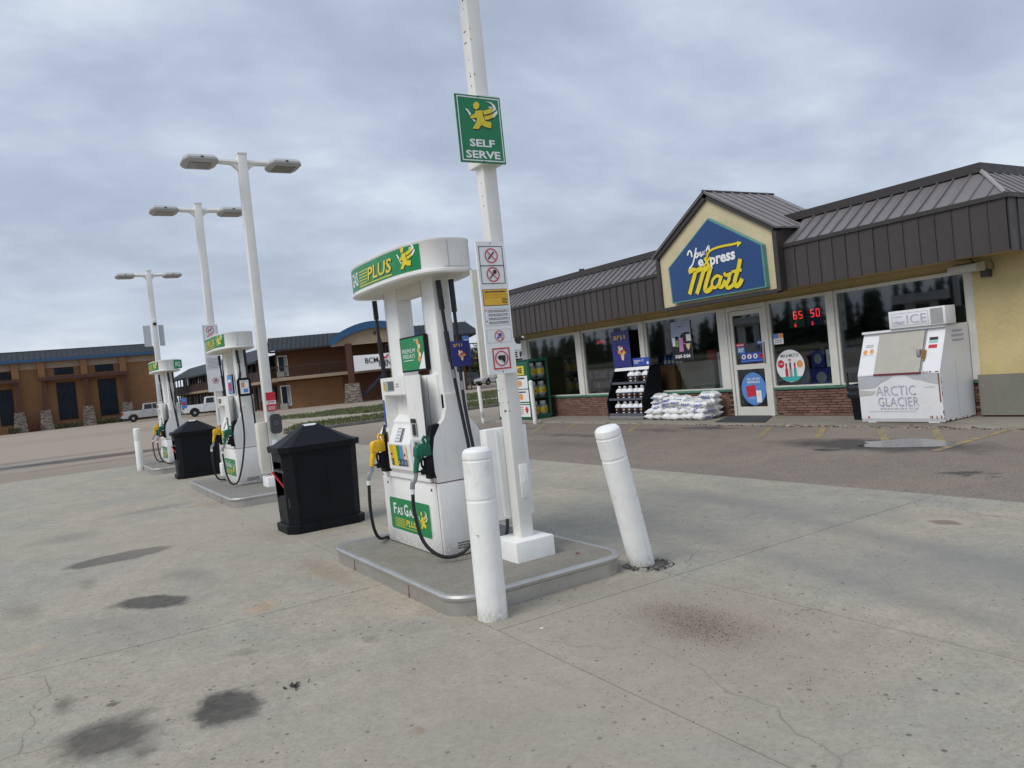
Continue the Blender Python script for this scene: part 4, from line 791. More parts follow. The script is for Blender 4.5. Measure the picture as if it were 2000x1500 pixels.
# ================================================================== LAMP POSTS
def lamppost(label, x, y, h, w_=.14, boxes=True, block=True):
    t = thing('lamp_post', (x, y, .14), label, 'lamp post', 'white twin-armed lamp posts')
    g = G(); g.bbox(x-w_/2, x+w_/2, y-w_/2, y+w_/2, .28, h, .012); g.bbox(x-w_/2-.006, x+w_/2+.006, y-w_/2-.006, y+w_/2+.006, h-.01, h+.02, .005); g.obj('pole', polew, t)
    k_ = .175 if block else .11; g = G(); g.bbox(x-k_, x+k_, y-k_+.01, y+k_-.01, .02, .30, .015); g.obj('base_block', mat('block_white', (.84, .84, .82), .55, var=.05, scale=5, bump=.2, bscale=25, dirt=.3, dcol=(.55, .5, .44)), t)
    for s in (-1, 1):
        g = G(); g.tube([(x+s*.06, y, h-.13), (x+s*.42, y, h-.12)], .048, 8); g.prism([(x+s*.07, h-.26), (x+s*.07, h-.14), (x+s*.26, h-.14), (x+s*.16, h-.18)], 'y', y-.03, y+.03); g.obj('arm', polew, t)
        g = G(); cx = x+s*.64; zc = h-.15
        pl = lambda a, b, z: [(cx+q*a, y+r*b, z) for q, r in ((-1, -.55), (-.8, -1), (.8, -1), (1, -.55), (1, .55), (.8, 1), (-.8, 1), (-1, .55))]
        g.loft([pl(.22, .23, zc-.05), pl(.26, .27, zc-.02), pl(.26, .27, zc+.01), pl(.23, .21, zc+.06), pl(.12, .11, zc+.085)]); hd = g.obj('lamp_head', lampg, t, ang=30)
        g = G(); g.box(cx-.16, cx+.16, y-.16, y+.16, zc-.058, zc-.05); g.obj('lens', lens, hd, smooth=False)
        g = G(); g.box(cx-.02, cx+.02, y-.278, y-.265, zc, zc+.02); g.obj('latch', blackp, hd, smooth=False)
    if boxes:
        g = G(); g.bbox(x-.205, x+.165, y+w_/2+.004, y+w_/2+.11, .44, 1.15, .008); g.box(x-.12, x-.10, y+w_/2-.004, y+w_/2+.004, .46, 1.13); g.obj('junction_box', white, t)
        g = G(); g.bbox(x-.04+.02, x+.055, y-w_/2-.012, y-w_/2, .60, .86, .004); g.box(x+.005, x+.02, y-w_/2-.018, y-w_/2-.012, .72, .75); g.obj('cover_plate', white, t)
    return t
lp1 = lamppost('nearest white lamp post, carrying the self-serve sign', 3.075, 5.09, 5.42, w_=.12)
g = G()
for k in range(40):
    z = R_.uniform(1.2, 5.3); s_ = R_.uniform(.003, .006); g.box(3.0135, 3.0145+.001, 5.08-s_/2+R_.uniform(-.045, .045)*(k % 3 == 0), 5.082+s_/2, z, z+s_*R_.uniform(1, 4))
    if k % 3 == 0: g.box(3.02, 3.02+s_, 5.0275, 5.0295, z, z+s_*2.5)
g.obj('rust_chip', rust, lp1, smooth=False)
lamppost('white lamp post before the middle pump, with red notice and grey intercom', 3.05, 12.45, 5.40)
lamppost('white lamp post standing past the middle pump', 3.05, 16.4, 5.55, boxes=False, block=False)
lamppost('farthest white lamp post, with two pale boards halfway up', 3.05, 24.9, 5.58, boxes=False)
# signs on posts
def nosign(p, cx, cy, r, kind, hh=2):
    if kind == 'cig': p.stroke([(cx-r*.5, cy-r*.45), (cx+r*.45, cy+r*.5)], r*.2, blackp, hh, False); p.stroke([(cx-r*.55, cy-r*.1), (cx-r*.4, cy+r*.2)], r*.08, greyp, hh)
    if kind == 'match': p.stroke([(cx-r*.5, cy-r*.5), (cx+r*.2, cy+r*.25)], r*.18, blackp, hh, False); p.disc(cx+r*.3, cy+r*.35, r*.28, r*.28, blackp, hh)
    if kind == 'phone': p.rect(cx-r*.2, cy-r*.1, cx+r*.5, cy+r*.5, bluep, hh); p.disc(cx-r*.3, cy-r*.3, r*.25, r*.2, bluep, hh)
    p.stroke([(cx-r*.68, cy+r*.68), (cx+r*.68, cy-r*.68)], r*.13, redp, hh+1, False); p.ring(cx, cy, r, r*.15, redp, hh+1)
def selfserve(p):
    W_, H_ = .385, .50; p.rect(0, 0, W_, H_, greend, 1); p.frame(.012, .012, W_-.012, H_-.012, .008, whitep, 2)
    emblem(p, .07, .215, .26, .235, 2); p.text('SELF', .085, .118, .30, .175, whitep, 2, .03); p.text('SERVE', .045, .032, .34, .09, whitep, 2, .03); p.disc(W_/2, .49, .006, .006, blackp, 3, 8); p.disc(W_/2, .01, .006, .006, blackp, 3, 8)
ss = hung('self_serve_sign', 'green self-serve sign with yellow running figure high on the post', 'sign', (2.775, 4.93, 3.145), *FY, .385, .5, selfserve, greend, .01)
for z_ in (3.6, 3.16): g = G(); g.box(2.98, 3.17, 4.945, 5.19, z_, z_+.06); g.obj('bracket', polew, ss, smooth=False)
def board(p):
    W_, H_ = .245, 1.0; p.disc(W_/2, .985, .005, .005, blackp, 3, 8); p.disc(W_/2, .015, .005, .005, blackp, 3, 8)
    p.frame(.018, .815, .225, .965, .005, blackp, 1); p.frame(.018, .68, .225, .82, .005, blackp, 2); nosign(p, .122, .892, .056, 'cig'); nosign(p, .122, .75, .056, 'match')
    p.rect(.015, .515, .23, .64, blackp, 1); p.rect(.019, .519, .226, .636, yplate, 2); p.lines(.03, .61, .215, .63, 1, blackp, 3, 3)
    for k in range(3): p.frame(.035+k*.065, .575, .08+k*.065, .60, .002, rust, 3)
    p.lines(.175, .53, .22, .57, 4, blackp, 3, 5)
    p.frame(.015, .365, .23, .495, .0025, greyp, 1)
    for k in range(4): p.lines(.045, .377+k*.029, .22, .377+k*.029+.02, 2, blackp, 2, k)
    p.disc(.028, .48, .006, .006, redp, 2, 8); p.disc(.028, .40, .006, .006, redp, 2, 8)
    p.frame(.015, .235, .23, .335, .002, greyp, 1); nosign(p, .122, .285, .042, 'phone')
    for k, (cx, cy) in enumerate([(.122, .115)]):
        p.stroke([(cx-.07, cy-.075), (cx+.07, cy-.075)], .01, redp, 2, False); p.stroke([(cx-.07, cy+.075), (cx+.07, cy+.075)], .01, redp, 2, False); p.stroke([(cx-.07, cy-.08), (cx-.07, cy+.08)], .01, redp, 2, False); p.stroke([(cx+.07, cy-.08), (cx+.07, cy+.08)], .01, redp, 2, False)
        p.ring(cx, cy, .058, .009, redp, 2); p.poly([(cx-.035, cy+.012), (cx-.02, cy+.025), (cx+.035, cy+.022), (cx+.032, cy-.02), (cx+.02, cy-.04), (cx+.005, cy-.012), (cx-.025, cy-.008)][::-1], blackp, 2)
hung('safety_board', 'tall white board of no-smoking and warning signs on the near post', 'sign board', (2.855, 4.985, 1.57), *FY, .245, 1.0, board, signw, .02, group='white safety boards on the posts')
o = hung('safety_board', 'plain back of a white board on the rear of the near post', 'sign board', (3.155, 5.21, 1.55), (-1, 0, 0), (0, 0, 1), .25, .84, lambda p: None, polew, .03, group='white safety boards on the posts')
hung('safety_board', 'white board of warning signs on the post past the middle pump', 'sign board', (2.86, 16.3, 1.75), *FY, .3, 1.35, lambda p: (p.frame(.02, 1.0, .28, 1.32, .006, skyp, 1), nosign(p, .15, 1.24, .075, 'cig'), nosign(p, .15, 1.08, .075, 'match'), p.frame(.02, .45, .28, .7, .004, greyp, 1), p.lines(.04, .47, .26, .68, 8, greyp, 2, 4), nosign(p, .15, .22, .06, 'phone')), signw, .02, group='white safety boards on the posts')
for xx, ww in ((2.74, .2), (3.16, .14)):
    hung('blank_board', 'pale blank board left of the farthest post' if xx < 3 else 'pale blank board right of the farthest post', 'sign board', (xx, 24.95, 3.35), *FY, ww, .62, lambda p: None, mat('board_back', (.5, .53, .55), .5), .02)
t_ = thing('security_camera', (3.05, 24.8, 4.05), 'small dome camera on the farthest lamp post', 'camera'); g = G(); g.bbox(3.0, 3.1, 24.7, 24.83, 4.02, 4.12, .01); g.obj('housing', polew, t_); g = G(); g.lathe((3.05, 24.76, 3.94), [(.01, 0), (.04, .02), (.05, .06), (.05, .08)], 10); g.obj('dome', blackp, t_)
hung('safety_board', 'white board with a red warning on the farthest post', 'sign board', (2.90, 24.8, 1.6), *FY, .3, 1.2, lambda p: (nosign(p, .15, .95, .08, 'cig'), p.lines(.05, .1, .25, .6, 8, greyp, 1, 4)), signw, .02, group='white safety boards on the posts')
hung('red_notice', 'red and white fire notice on the post before the middle pump', 'notice', (3.0, 12.36, 1.32), *FY, .15, .3, lambda p: (p.rect(0, .17, .15, .3, redp, 1), p.rect(0, 0, .15, .11, redp, 1), p.text('STOP', .02, .125, .13, .16, redp, 1, .03), p.lines(.02, .02, .13, .08, 3, whitep, 2, 3)), signw, .006)
t_ = thing('intercom', (3.09, 12.33, .95), 'grey rounded intercom box on the post before the middle pump', 'intercom'); g = G(); g.prism(g.rrect(3.02, 3.19, .96, 1.27, .06), 'y', 12.29, 12.365); g.obj('housing', greypl, t_); p = Print((3.06, 12.288, 1.04), *FY); p.ring(.045, .09, .03, .006, greyp, 1); p.obj('button', t_)
g = G(); g.bbox(2.83, 2.975, 12.38, 12.50, .35, 1.16, .01); o = g.obj('trough', cream, None); tag(o, 'cream metal trunking beside the post before the middle pump', 'trunking')

# ================================================================== BOLLARDS
def bollard(label, x, y, h, r, tilt=0, tdir=0, grp='white guard bollards round the pump islands', bands=(.93, .70), name='bollard'):
    t = thing(name, (x, y, .0), label, 'bollard', grp)
    prof = [(r, -.02), (r, h*.3), (r, bands[1]*h-.012), (r*.97, bands[1]*h-.005), (r*.97, bands[1]*h+.005), (r, bands[1]*h+.012), (r, bands[0]*h-.01), (r*.965, bands[0]*h-.004), (r*.965, bands[0]*h+.004), (r*1.0, bands[0]*h+.01), (r*1.0, h-.05), (r*.96, h-.025), (r*.8, h-.008), (r*.4, h)]
    g = G(); g.lathe((0, 0, 0), prof, 28); o = g.obj('sleeve', bollw, t, world=False, ang=22)
    g = G(); 
    for k in range(3): a = R_.uniform(0, 6.28); z = R_.uniform(.1, h*.6); g.box(r*math.cos(a)-.004, r*math.cos(a)+.004, r*math.sin(a)-.012, r*math.sin(a)+.012, z, z+.006)
    g.obj('scuff', mat('scuff', (.5, .47, .42), .7), t, world=False, smooth=False)
    ax = Vector((math.cos(tdir), math.sin(tdir), 0)); t.rotation_mode = 'QUATERNION'; t.rotation_quaternion = Matrix.Rotation(tilt, 3, ax.cross(Vector((0, 0, 1))).normalized()).to_quaternion().inverted(); return t
bollard('white bollard standing upright at the near island corner', 2.34, 4.36, 1.12, .098, rad(.3), 0)
bollard('white bollard leaning left, in broken concrete at the island corner', 3.77, 4.54, 1.13, .098, rad(12.2), math.pi+.12, bands=(.93, .78))
bollard('far white bollard left of the farthest pump', 1.94, 21.3, 1.08, .085)
bollard('thin white post with a rusty foot, standing left of the near lamp post', 11.62, 20.95, 1.16, .055, rad(2), math.pi, 'thin white posts along the shop kerb', (.97, .15), 'thin_post')
bollard('thin white post in front of the green gas cylinder cage', 11.62, 17.98, 1.22, .06, rad(1), math.pi, 'thin white posts along the shop kerb', (.97, .9), 'thin_post')
# broken concrete around the leaning bollard, gravel, leaves and litter
def rocks(cx, cy, rx, ry, n, smin, smax, z, name, label, ms, ring=False, seed=1, fall=1.):
    q = random.Random(seed); g = G()
    for k in range(n):
        a = q.uniform(0, 6.28); r = math.sqrt(q.random())**fall if not ring else q.uniform(.75, 1.25)
        x, y = cx+rx*r*math.cos(a), cy+ry*r*math.sin(a)
        if name == 'gravel' and n > 1000: k3 = q.choice((0, 0, 0, 1, 1, 2)); x, y = cx+(.05, -.1, .12)[k3]+q.gauss(0, (.1, .09, .2)[k3]), cy+(.12, -.12, -.3)[k3]+q.gauss(0, (.2, .13, .25)[k3])
        s_ = q.uniform(smin, smax)*(1 if q.random() < .92 else 1.7); g.use(q.choice(ms)); b0 = q.uniform(0, 6.28)
        pts = [(x+s_*q.uniform(.6, 1.1)*math.cos(b0+i*1.257), y+s_*q.uniform(.6, 1.1)*math.sin(b0+i*1.257), z-.002) for i in range(5)]
        g.add(pts+[(x+(p[0]-x)*.6, y+(p[1]-y)*.6, z+s_*q.uniform(.4, .9)) for p in pts], [(5, 6, 7, 8, 9)]+[(i, (i+1) % 5, 5+(i+1) % 5, 5+i) for i in range(5)])
    o = g.obj(name, None, None, smooth=False); return tag(o, label, name.replace('_', ' '), kind='stuff')
gr1 = mat('gravel_brown', (.13, .085, .065), .9, var=.3, scale=30); gr2 = mat('gravel_dark', (.05, .042, .038), .9); gr3 = mat('gravel_pale', (.34, .29, .24), .9)
rocks(3.78, 4.48, .15, .15, 150, .006, .018, .012, 'broken_concrete', 'broken concrete rubble round the foot of the leaning bollard', [mat('rubble', (.2, .195, .18), .9, var=.3, scale=30), gr2, gr2, mat('rubble_pale', (.3, .29, .27), .9)], True, 2)
g = G(); pts = blob(3.78, 4.49, .165, .17, 0, 30, 12, .15); g.add([(x, y, .0165) for x, y in pts], [tuple(range(30))]); o = g.obj('crumbled_patch', mat('crumbled_dark', (.085, .08, .07), .95, var=.4, scale=40, bump=.6), smooth=False); tag(o, 'dark crumbled patch under the leaning bollard', 'patch', kind='stuff')
rocks(3.12, 3.32, .26, .42, 2600, .0012, .0032, .012, 'gravel', 'fine reddish gravel spilled on the concrete near the bollards', [gr1, gr1, gr2, gr3], seed=3, fall=1.2)
rocks(3.0, 3.0, 1.0, 1.0, 800, .0012, .0034, .012, 'loose_grit', 'loose grit scattered on the near concrete', [gr1, gr2, gr2], seed=4)
rocks(1.4, 4.3, 2.4, 2.6, 300, .0015, .004, .012, 'loose_grit', 'sparse grit on the concrete left of the pumps', [gr1, gr2], seed=5)
rocks(1.25, 5.95, .07, .13, 200, .002, .005, .012, 'gravel', 'small sand patch beside the near island', [mat('sand_grain', (.4, .3, .22), .9), gr3], seed=6)
rocks(11.8, 8, .12, 4.5, 500, .004, .02, .003, 'kerb_rubble', 'crumbled bits along the shop kerb', [gr1, gr2, gr3], seed=7)
g = G(); q = random.Random(9)
for k in range(26):
    x, y = 1.01+q.gauss(0, .02), 4.21+q.gauss(0, .03); a = q.uniform(0, 6); g.tube([(x, y, .016), (x+.02*math.cos(a), y+.02*math.sin(a), .024)], .003, 4)
o = g.obj('dry_twigs', gr2); tag(o, 'small clump of dry twigs on the near concrete', 'debris')
for i, (x, y, lab) in enumerate([(3.15, 4.93, 'brown dead leaf on the island by the post base'), (3.33, 4.78, 'reddish dead leaf nearest the island corner')]):
    g = G(); g.add([(x, y, .149), (x+.03, y-.01, .155), (x+.045, y+.012, .15), (x+.02, y+.02, .158)], [(0, 1, 2, 3)]); o = g.obj('leaf', rust, smooth=False); tag(o, lab, 'leaf', 'dead leaves on the near island')
g = G(); g.add([(2.42, 3.93, .014), (2.45, 3.92, .018), (2.44, 3.95, .016)], [(0, 1, 2)]); o = g.obj('paper_scrap', signw, smooth=False); tag(o, 'tiny white scrap of paper on concrete before the near bollard', 'litter')

# ================================================================== BLACK BINS
def bin_(label, x, y, g1='black service bins between the islands'):
    t = thing('service_bin', (x, y, .012), label, 'bin', g1)
    X0, X1, Y0, Y1 = x-.44, x+.44, y-.30, y+.30
    oc = lambda d, z, c=.1: [(X0+c-d, Y0-d, z), (X1-c+d, Y0-d, z), (X1+d, Y0+c-d, z), (X1+d, Y1-c+d, z), (X1-c+d, Y1+d, z), (X0+c-d, Y1+d, z), (X0-d, Y1-c+d, z), (X0-d, Y0+c-d, z)]
    g = G(); g.loft([oc(.012, .012), oc(.016, .10), oc(-.005, .11)]); g.obj('plinth', blackpl, t, smooth=False)
    # hollow shell with an open slot on the narrow left face
    g = G(); A, B = oc(-.02, .11), oc(0, .93)
    for i in range(8):
        j = (i+1) % 8
        if i == 6: continue
        g.add([A[i], A[j], B[j], B[i]], [(0, 1, 2, 3)])
    lp = lambda k, s_: tuple(Vector(A[k]).lerp(Vector(B[k]), s_))
    for s0, s1 in ((0, .36), (.86, 1)): g.add([lp(6, s0), lp(7, s0), lp(7, s1), lp(6, s1)], [(0, 1, 2, 3)])
    for k, e in ((6, 7), (7, 6)):
        q_ = lambda s_: tuple(Vector(lp(k, s_)).lerp(Vector(lp(e, s_)), .07)); g.add([lp(k, .36), q_(.36), q_(.86), lp(k, .86)], [(0, 1, 2, 3)])
    g.add([(X0+.2, Y0+.02, .11), (X0+.2, Y1-.02, .11), (X0+.2, Y1-.02, .93), (X0+.2, Y0+.02, .93)], [(0, 1, 2, 3)])
    g.obj('body', blackpl, t, smooth=False)
    g = G(); g.box(X0+.005, X0+.19, Y0+.09, Y1-.09, .70, .725); g.obj('shelf', greypl, t, smooth=False)
    g = G(); g.box(X0+.035, X0+.19, Y0+.08, Y1-.08, .30, .41); g.obj('washer_bucket', greypl, t, smooth=False)
    for a0, a1 in ((X0+.13, x-.03), (x+.03, X1-.13)):
        g = G(); g.add([(a0+.02, Y0-.004+.018, .16), (a1, Y0-.004+.018, .16), (a1, Y0-.004, .88), (a0, Y0-.004, .88)], [(0, 1, 2, 3)]); g.add([(a0+.02, Y0+.018, .16), (a1, Y0+.018, .16), (a1, Y0-.004+.018, .16), (a0+.02, Y0-.004+.018, .16)], [(0, 1, 2, 3)]); g.obj('side_recess', blackpl, t, smooth=False)
    g = G(); g.loft([oc(.03, .92), oc(.035, .985), oc(.02, .995), oc(-.02, .99)]); rimo = g.obj('rim', greypl if 0 else blackpl, t, smooth=False)
    top = [(x-.10, y-.05, 1.20), (x+.06, y-.05, 1.20), (x+.06, y-.05, 1.20), (x+.06, y+.05, 1.20), (x+.06, y+.05, 1.20), (x-.10, y+.05, 1.20), (x-.10, y+.05, 1.20), (x-.10, y-.05, 1.20)]
    g = G(); g.loft([oc(-.01, .992), top]); g.obj('lid', blackpl, t, smooth=False)
    g = G(); g.add([(x-.102, y-.052, 1.204), (x+.05, y-.052, 1.204), (x-.10, y-.13, 1.10), (x-.102, y+.05, 1.204), (x+.05, y+.05, 1.204)], [(0, 2, 1), (0, 1, 4, 3)]); g.obj('lid_sticker', signw, t, smooth=False)
    return t
bin_('black bin with pyramid lid standing beyond the nearest pump', 2.63, 8.86)
bin_('farther black bin between the middle and farthest pumps', 2.70, 17.55)
for x, y, lab in ((2.63, 8.86, 'red squeegee handle sticking out of the near black bin'), (2.70, 17.55, 'red squeegee handle sticking out of the far black bin')):
    t = thing('squeegee', (x-.38, y, .45), lab, 'squeegee', 'red squeegees in the bins')
    g = G(); g.tube([(x-.32, y-.05, .40), (x-.47, y+.12, .70)], .012, 8); g.obj('handle', redp, t); g = G(); g.bbox(x-.36, x-.30, y-.15, y+.05, .385, .41, .006); g.obj('blade', blackr, t)

# ================================================================== SHOP FRONT THINGS
# ice box
ib = thing('ice_box', (12.7, 7.5, .05), 'dented white ice freezer with lettering in front of the shop window', 'ice freezer')
Y0, Y1, z0 = 6.86, 8.30, .05; xF = 12.14
fr = lambda z: xF if z <= .86 else xF+.30*(z-.86)/.71
g = G(); g.prism([(xF+.02, z0), (xF, z0+.06), (xF-.01, .86), (xF+.29, 1.57), (13.08, 1.60), (13.08, z0)], 'y', Y0, Y1); g.obj('body', icew, ib, smooth=False)
g = G(); nz_ = Vector((-.71, 0, .30)).normalized()
def IP(y0, y1, za, zb, th, m, name, par):
    P0, P1 = Vector((fr(za)-.006, 0, za)), Vector((fr(zb)-.006, 0, zb)); o_ = nz_*th; g = G()
    vs = [(p.x+q.x, yy, p.z+q.z) for q in (Vector((0, 0, 0)), o_) for p in (P0, P1) for yy in (y0, y1)]
    g.add(vs, [(0, 1, 3, 2), (4, 6, 7, 5), (0, 4, 5, 1), (2, 3, 7, 6), (0, 2, 6, 4), (1, 5, 7, 3)]); return g.obj(name, m, par, smooth=False)
dr = IP(7.18, 7.98, .86, 1.52, .035, stless, 'ice_door', ib); IP(7.17, 7.99, .835, .862, .03, mat('red_gasket', (.2, .03, .05), .6), 'gasket', dr)
IP(7.155, 7.17, .86, 1.53, .022, greyp, 'door_edge', dr)
hd_ = G(); hx_ = fr(1.17); hd_.bbox(hx_-.09, hx_-.01, 7.19, 7.25, 1.12, 1.24, .008); hd_.obj('door_handle', flash, dr); g = G(); g.box(hx_-.07, hx_, 7.12, 7.17, 1.08, 1.22); g.box(hx_-.07, hx_-.03, 7.13, 7.165, 1.03, 1.08); g.obj('padlock', mat('brass', (.35, .2, .08), .5, .5), dr, smooth=False)
g = G(); g.box(xF-.03+.26, xF+.32, Y0-.005, Y1+.005, 1.56, 1.60); g.obj('top_lip', icew, ib, smooth=False)
g = G(); g.box(xF+.02, xF+.3, 8.05, 8.2, .035, .055); g.box(xF+.02, xF+.3, 6.95, 7.13, .035, .055); g.box(12.8, 13.0, 6.95, 7.13, .035, .055); g.box(12.8, 13.0, 8.05, 8.2, .035, .055); g.obj('foot', signw, ib, smooth=False)
g = G(); g.box(xF-.001, 13.0, Y0+.02, Y1-.02, .04, .052); 
hb = G(); hb.bbox(12.33, 12.63, 6.80, 7.76, 1.605, 1.90, .01); hbo = hb.obj('sign_box', icew, ib)
p = Print((12.328, 7.74, 1.595), *FX, step=.002); p.frame(.04, .05, .66, .26, .004, greyp, 1); p.text('crystal', .07, .185, .22, .225, purp, 2); p.text('clear', .06, .075, .26, .15, purp, 2, .01); p.text('ICE', .30, .08, .63, .22, purp, 2, -.012)
p.rect(.70, .03, .90, .28, greyp, 1)
for k in range(16):
    for j in range(14): p.rect(.705+k*.0122, .035+j*.0176, .7125+k*.0122, .046+j*.0176, mat('grille_pale', (.5, .5, .48), .5), 2)
p.obj('header_print', hbo)
sl = Vector((.30, 0, .71)).normalized()
p = Print((xF-.012, Y1, .10), *FX, step=.0018)
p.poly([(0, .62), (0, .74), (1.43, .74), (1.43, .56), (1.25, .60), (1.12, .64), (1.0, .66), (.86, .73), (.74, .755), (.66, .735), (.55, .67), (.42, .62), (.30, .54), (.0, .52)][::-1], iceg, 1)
p.poly([(0, .40), (.25, .42), (.32, .48), (0, .5)], mat('rub_mark', (.5, .5, .47), .6), 1)
p.text('ARCTIC', .32, .40, 1.02, .56, purp, 2, -.008); p.text('GLACIER', .34, .22, 1.06, .37, purp, 2, -.008); p.text('PREMIUM ICE', .38, .165, 1.04, .19, greyp, 2); p.rect(.15, .13, 1.0, .135, greyp, 2); p.rect(.13, .02, .16, .05, redp, 2); p.rect(1.16, .52, 1.34, .524, rust, 2)
for k in range(12): s_ = R_.uniform(.004, .02); xx = R_.uniform(1.2, 1.42); p.rect(xx, .0+R_.uniform(0, .03), xx+s_, .04+s_, rust, 3) if k < 6 else p.rect(1.415+R_.uniform(-.01, .01), R_.uniform(.0, .74), 1.425, R_.uniform(0, .74), rust, 3) if k < 7 else None
p.obj('front_lettering', ib)
p = Print((fr(.86)-.012, Y1, .86), (0, -1, 0), sl, step=.0018); p.rect(1.20, .55, 1.34, .60, blackp, 1); p.rect(1.20, .50, 1.34, .55, mat('pale_teal', (.3, .55, .55), .5), 1); p.rect(1.20, .41, 1.34, .47, redp, 1); p.disc(.08, .42, .04, .045, orap, 1, 14); p.disc(.2, .43, .04, .045, orap, 1, 14); p.lines(.08, .5, .22, .56, 2, greyp, 1); p.rect(.03, .36, .25, .364, greyp, 1)
for k in range(8): xx = R_.uniform(1.15, 1.4); p.rect(xx, .0, xx+R_.uniform(.01, .04), R_.uniform(.008, .018), rust, 2)
p.obj('stickers', ib)
p = Print((12.55, Y0-.003, 1.24), *FY, step=.001)
for k, (s_, x0_, x1_) in enumerate((('ICE cold', .03, .34), ('premium', .0, .38), ('packaged', .02, .36))): p.lines(x0_, .22-k*.075, x1_, .27-k*.075, 1, purp, 1, k+20); p.stroke([(x0_+.03*i, .235-k*.075+.018*((-1)**i)) for i in range(int((x1_-x0_)/.03))], .006, purp, 2)
p.obj('side_lettering', ib)
g = G()
for k in range(34):
    x = 12.16+R_.random()*.9; s_ = R_.uniform(.008, .03); g.box(x, x+s_, Y0-.0025, Y0, z0, z0+s_*R_.uniform(.4, 1.3))
for k in range(9): z = R_.uniform(.05, .8); g.box(xF-.004, xF+.012, Y0-.003, Y0+.006, z, z+R_.uniform(.01, .06))
g.obj('rust_spot', rust, ib, smooth=False)
g = G(); g.box(12.6, 12.604, Y0-.002, Y0, .1, 1.0); g.obj('side_scratch', greyp, ib, smooth=False)
# bin with black liner beside the ice box
t = thing('litter_bin', (12.62, 8.56, .04), 'dark litter bin with black bag squeezed left of the ice freezer', 'bin')
g = G(); g.loft([[(x, y, z) for x, y in g.rrect(12.45-d, 12.8+d, 8.42-d, 8.74+d, .05)] for z, d in ((.04, -.03), (.1, -.025), (.62, 0), (.66, .01))]); g.obj('body', blackpl, t)
g = G(); q = random.Random(5); g.loft([[(x+q.uniform(-.018, .018), y+q.uniform(-.018, .018), z) for x, y in g.rrect(12.45-d, 12.8+d, 8.42-d, 8.74+d, .06, 7)] for z, d in ((.44, .012), (.5, .03), (.56, .012), (.62, .03), (.68, .02))], caps=False); g.obj('liner', mat('bin_liner', (.015, .017, .022), .18), t)
g = G(); g.prism(g.rrect(12.42, 12.83, 8.39, 8.77, .05), 'z', .90, .985); g.box(12.43, 12.47, 8.40, 8.44, .66, .9); g.box(12.43, 12.47, 8.72, 8.76, .66, .9); g.box(12.79, 12.82, 8.40, 8.76, .66, .9); g.obj('hood', greypl, t)
# door mat
g = G(); g.prism([(11.99, 10.3), (13.06, 11.0), (13.06, 12.2), (11.99, 11.6)], 'z', .041, .052); o = g.obj('door_mat', matm, smooth=False); tag(o, 'dark rubber mat lying skewed before the shop door', 'mat')
# floodlight under the eave
t = thing('flood_light', (12.8, 6.6, 2.42), 'beige floodlight hanging under the eave above the yellow pier', 'light')
g = G(); g.add([(12.62, 6.42, 2.50), (12.62, 6.86, 2.50), (12.9, 6.86, 2.55), (12.9, 6.42, 2.55), (12.6, 6.42, 2.38), (12.6, 6.86, 2.42), (12.9, 6.86, 2.42), (12.9, 6.42, 2.38)], [(0, 1, 2, 3), (4, 7, 6, 5), (0, 4, 5, 1), (1, 5, 6, 2), (2, 6, 7, 3), (3, 7, 4, 0)]); g.obj('housing', mat('beige_lamp', (.45, .43, .36), .5), t, smooth=False)
g = G(); g.bbox(12.88, 13.02, 6.38, 6.5, 2.28, 2.40, .01); g.tube([(12.8, 6.5, 2.5), (12.7, 6.55, 2.6)], .012, 6); g.tube(spline([(12.95, 6.4, 2.35), (12.99, 6.34, 2.42), (12.99, 6.38, 2.56)], 5), .006, 5); g.obj('bracket', greypl, t)
# gas cylinder cage
cg = thing('cylinder_cage', (12.5, 19.9, .04), 'green metal cage of gas cylinders at the left end of the shop', 'cage')
cx0, cx1, cy0, cy1, cz = 12.2, 12.88, 18.95, 20.9, 1.80
g = G()
for x in (cx0, cx1-.05):
    for y in (cy0, cy1-.05): g.box(x, x+.05, y, y+.05, .05, cz)
g.box(cx0, cx1, cy0, cy1, cz, cz+.03); g.box(cx0, cx1, cy0, cy1, .05, .10); g.box(cx0+.05, cx1-.05, cy0-.0, cy0+.03, .10, .17); g.box(cx0+.05, cx1-.05, cy0, cy0+.03, cz-.05, cz); g.obj('cage_frame', cagegr, cg, smooth=False)
for z in (.66, 1.22): g = G(); g.box(cx0+.02, cx1-.02, cy0+.02, cy1-.02, z, z+.025); g.obj('shelf', cagegr, cg, smooth=False)
g = G(); g.box(cx1-.02, cx1-.004, cy0+.05, cy1-.05, .1, cz); g.box(cx0+.05, cx1-.05, cy1-.02, cy1-.004, .1, cz); g.obj('back_sheet', dark, cg, smooth=False)
g = G()
for k in range(13): g.tube([(cx0+.03+k*.05, cy0+.005, .1), (cx0+.03+k*.05, cy0+.005, cz)], .003, 4)
g.obj('wire_mesh', blackp, cg, smooth=False)
g = G(); g.box(cx0-.012, cx0-.002, cy0+.05, cy1, .1, cz-.02); g.obj('door_sheet', cagegr, cg, smooth=False)
p = Print((cx0-.014, cy1, .1), *FX, step=.002)
p.rect(.3, 1.28, 1.7, 1.55, yellp, 1); p.text('PROPANE', .4, 1.33, 1.6, 1.5, blackp, 2, .03)
for a, b in ((.25, 1.28), (.72, .80), (.25, .35)): pass
